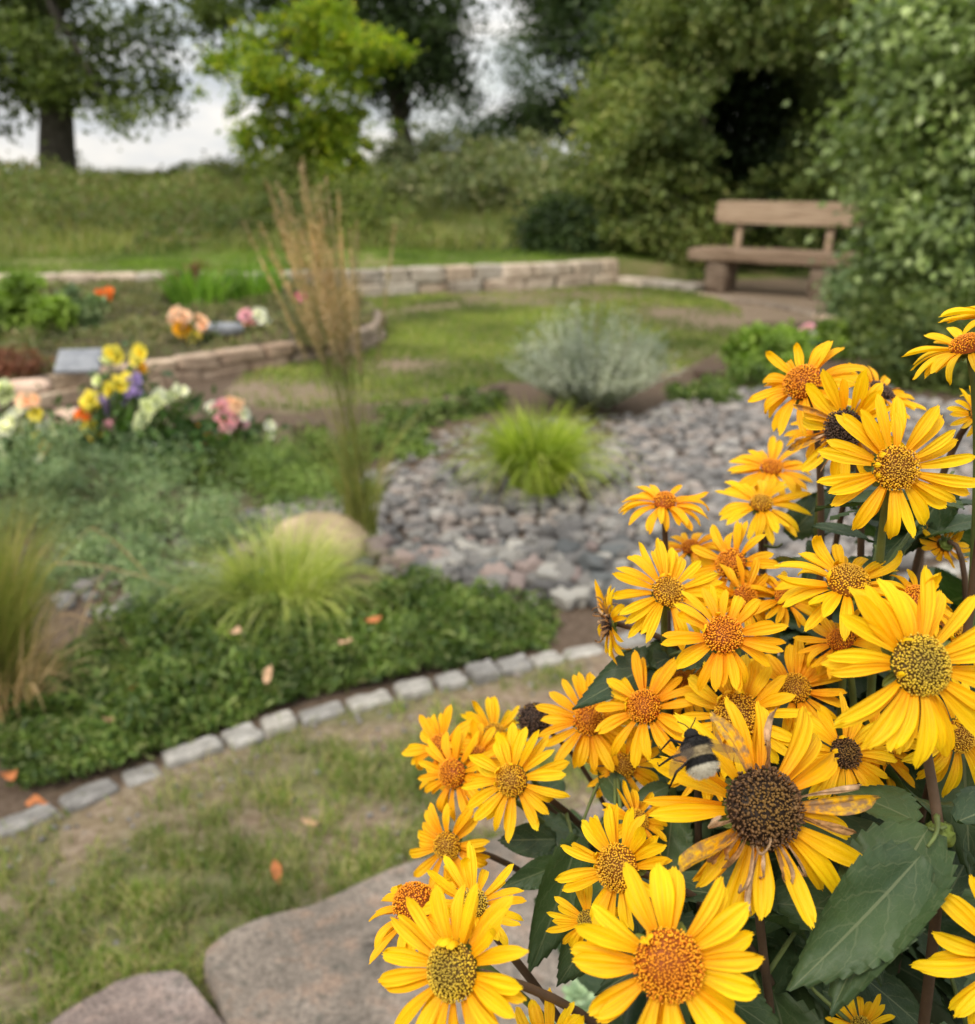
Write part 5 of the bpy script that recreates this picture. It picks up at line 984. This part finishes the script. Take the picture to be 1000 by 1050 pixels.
# leaves the photograph shows distinctly: (px,py,depth) of base and tip, flower index
for (a, b_, L, fi, zz) in [((957, 862, .36), (838, 1000, .335), None, 13, (.25, .55, .9)), ((700, 668, .50), (600, 712, .49), None, 6, (.1, .7, .6)), ((655, 690, .49), (735, 655, .52), None, 6, (.1, .8, .5)), ((598, 842, .50), (556, 985, .47), None, 16, (.15, -.1, 1)), ((590, 880, .51), (530, 905, .5), None, 16, (.1, .3, 1)), ((630, 860, .48), (600, 985, .46), None, 16, (-.1, .1, 1)), ((650, 840, .5), (620, 790, .52), None, 16, (0, .5, 1)),
                          ((585, 860, .52), (520, 862, .53), None, 17, (.1, .3, 1)), ((640, 905, .45), (580, 1000, .44), None, 16, (-.2, .2, 1)), ((800, 560, .60), (850, 505, .60), None, 8, (.2, .6, .8)), ((958, 852, .37), (862, 802, .41), None, 13, (0, .8, .6)), ((966, 850, .37), (1050, 812, .39), None, 13, (0, .8, .6)),
                          ((900, 560, .5), (850, 535, .48), None, 12, (0, .9, .5)), ((930, 560, .5), (1010, 520, .5), None, 0, (0, .9, .4)), ((905, 420, .56), (870, 380, .6), None, 1, (0, .6, .7)), ((850, 900, .47), (770, 950, .48), None, 23, (0, .8, .6)), ((870, 990, .46), (960, 1060, .45), None, 29, (0, .6, .8)), ((890, 830, .46), (840, 900, .46), None, 36, (.2, .5, .9)),
                          ((960, 940, .46), (1010, 850, .46), None, 28, (-.3, .3, 1)), ((830, 1010, .44), (900, 1040, .45), None, 29, (.1, .8, .6)), ((760, 955, .5), (860, 975, .5), None, 23, (0, .9, .5)), ((700, 800, .5), (655, 820, .5), None, 15, (0, .6, .8)), ((980, 480, .5), (940, 555, .5), None, 0, (.1, .5, .8))]:
    p0 = P(*a); p1 = P(*b_); z = zz[0]*RT+zz[1]*UP-zz[2]*FW; L = np.linalg.norm(p1-p0); put_leaf(FL[fi]['t'], p0, p1-p0, L, 4000+int(a[0]), z, True)
    # leaf stalk back to the stem it grows from
    sp_ = FL[fi]['sp']; j = int(np.argmin(np.linalg.norm(sp_-p0, axis=1)+np.where(sp_[:, 2] > p0[2]+.02, 9, 0))); V, F = tube(bez(sp_[j], sp_[j]*.6+p0*.4, p0-(p1-p0)*.1, p0+(p1-p0)*.05, 7), np.linspace(.0013, .0007, 7), 5); mk('leaf_stalk', V, F, M['stem'], LASTLEAF)
# side shoots of pure foliage that fill the clump
rs = np.random.RandomState(55); made = 0
for k in range(60):
    a = rs.uniform(700, 1050); b_ = rs.uniform(470, 1250); d = rs.uniform(.50, .72); top = P(a, b_, d)
    if top[2] < .5 or not allowed(top, top): continue
    gb_ = np.array([top[0]*.7+.1+rs.uniform(-.05, .05), max(.42, top[1]*.9), 0]); sp_ = bez(top, top-[0, 0, .15], gb_+[0, 0, .4], gb_, 22)
    t = thing('leafy_shoot', 'flowerless dark green leafy shoot inside the yellow flower clump', 'plant', gb_, 'leafy shoots among the yellow flowers'); V, F = tube(sp_, np.linspace(.0018, .004, 22), 6); mk('stem', V, F, M['stem_brown'], t)
    ph = rs.uniform(0, PI)
    for j in (0, 2, 5, 8, 11):
        for s in (0, PI):
            q = ph+s+j*.8; put_leaf(t, sp_[j], np.array([math.cos(q), math.sin(q), rs.uniform(-.5, .1)]), (.06+.05*min(1, j/4))*rs.uniform(.8, 1.2), 7000+k*20+j*2+int(s > 0))
    made += 1
    if made >= 26: break
print('leaves', nleaf, 'shoots', made)
# ---------------------------------------------------------------- bumblebee
pc = P(716, 772, .348); ax = unit(P(724, 795, .345)-P(709, 752, .352)); up_ = unit(-FW*.8+UP*.55+RT*.1); sd_ = unit(np.cross(up_, ax)); up_ = np.cross(ax, sd_); LB = .0185
t = thing('bumblebee', 'bumblebee with pale tail and smoky wings between yellow flowers', 'bumblebee', pc)
prof = [(0, .05), (.04, .13), (.10, .17), (.16, .16), (.19, .16), (.24, .27), (.32, .345), (.42, .345), (.49, .26), (.53, .22), (.58, .27), (.66, .33), (.75, .345), (.84, .30), (.92, .20), (.97, .11), (1, .02)]
V = []; F = []; U = []; k = 18
for (x, r) in prof:
    for j in range(k): q = 2*PI*j/k; V.append(pc+ax*(x-.5)*LB+sd_*math.cos(q)*r*LB*.88+up_*(math.sin(q)*r*LB*.8-(.03*LB if x < .2 else 0)-(.06*LB*max(0, x-.6)))); U.append((x, 0))
for i in range(len(prof)-1):
    for j in range(k): F.append((i*k+j, (i+1)*k+j, (i+1)*k+(j+1) % k, i*k+(j+1) % k))
b = B(); b.add(V, F, U)
V = np.array(V); rs = np.random.RandomState(2)
for q in range(5200):
    i = rs.randint(3, len(prof)-2); j = rs.randint(k); f1 = rs.uniform(); f2 = rs.uniform(); a = V[i*k+j]*(1-f1)+V[(i+1)*k+j]*f1; c2 = V[i*k+(j+1) % k]*(1-f1)+V[(i+1)*k+(j+1) % k]*f1; p = a*(1-f2)+c2*f2
    x = prof[i][0]*(1-f1)+prof[i+1][0]*f1; cc_ = pc+ax*(x-.5)*LB; nn = unit(unit(p-cc_)+ax*.5+rs.normal(0, .25, 3)); L = LB*rs.uniform(.05, .10); s = unit(np.cross(nn, rs.normal(0, 1, 3)))*LB*.0045
    b.add([p-s, p+s, p+nn*L], [(0, 1, 2)], [(x+rs.normal(0, .008), 0)]*3)
for (x, s, e1, e2) in ((.30, 1, (.25, .30, -.25), (.15, .45, -.55)), (.30, -1, (.25, .30, -.25), (.15, .45, -.55)), (.40, 1, (0, .42, -.2), (-.05, .6, -.55)), (.40, -1, (0, .42, -.2), (-.05, .6, -.55)), (.50, 1, (-.2, .42, -.18), (-.42, .55, -.5)), (.50, -1, (-.2, .42, -.18), (-.42, .55, -.5))):
    o_ = pc+ax*(x-.5)*LB-up_*LB*.18; g = lambda e: o_-ax*e[0]*LB+sd_*s*e[1]*LB+up_*e[2]*LB; V2, F2 = tube([o_, g(e1), g(e2), g(e2)-ax*LB*.08], [LB*.03, LB*.028, LB*.018, LB*.01], 6); b.add(V2, F2, np.full((len(V2), 2), [.1, 0]))
for s in (-1, 1):
    o_ = pc-ax*.48*LB; V2, F2 = tube([o_, o_-ax*.1*LB+sd_*s*.1*LB+up_*.06*LB, o_-ax*.2*LB+sd_*s*.2*LB], LB*.012, 5); b.add(V2, F2, np.full((len(V2), 2), [.1, 0]))
m, n, o = newmat('bumblebee_fur'); tcx = n.nodes.new('ShaderNodeTexCoord'); sx_ = n.nodes.new('ShaderNodeSeparateXYZ'); n.links.new(tcx.outputs['UV'], sx_.inputs[0])
cr = ramp(n, sx_.outputs[0], [(0, (.01, .009, .008)), (.40, (.012, .011, .01)), (.44, (.36, .29, .17)), (.57, (.42, .34, .2)), (.60, (.012, .011, .01)), (.745, (.012, .011, .01)), (.785, (.50, .46, .36)), (1, (.58, .54, .44))]); finish(n, o, cr, .8, None, .2)
b.mk('body', m, t)
m, n, o = newmat('smoky_wing'); pbx = finish(n, o, (.06, .045, .035), .4, None, .15); pbx.inputs['Alpha'].default_value = .38; M['wing'] = m
for (s, sp_a, L) in ((-1, .95, .85), (1, .75, .8), (-1, 1.3, .55), (1, 1.2, .55)):
    V = []; F = []; rt = pc+ax*(-.12 if L > .7 else .0)*LB+sd_*s*.16*LB+up_*.24*LB; d = unit(ax*math.cos(sp_a)+sd_*s*math.sin(sp_a)+up_*.12); w2 = unit(np.cross(up_, d))*s
    for i in range(10):
        u_ = i/9; wd = .16*L*math.sin(PI*min(1, .12+u_*.86))**.7
        for j in range(4): q = j/3; V.append(rt+d*u_*L*LB+w2*(q-.35)*wd*2*LB+up_*LB*.02*math.sin(q*9+u_*5))
    for i in range(9):
        for j in range(3): F.append((i*4+j, i*4+j+1, i*4+j+5, i*4+j+4))
    mk('wing', V, F, M['wing'], t)
# keep only the documented properties
for o in bpy.data.objects:
    if '_o' in o: del o['_o']
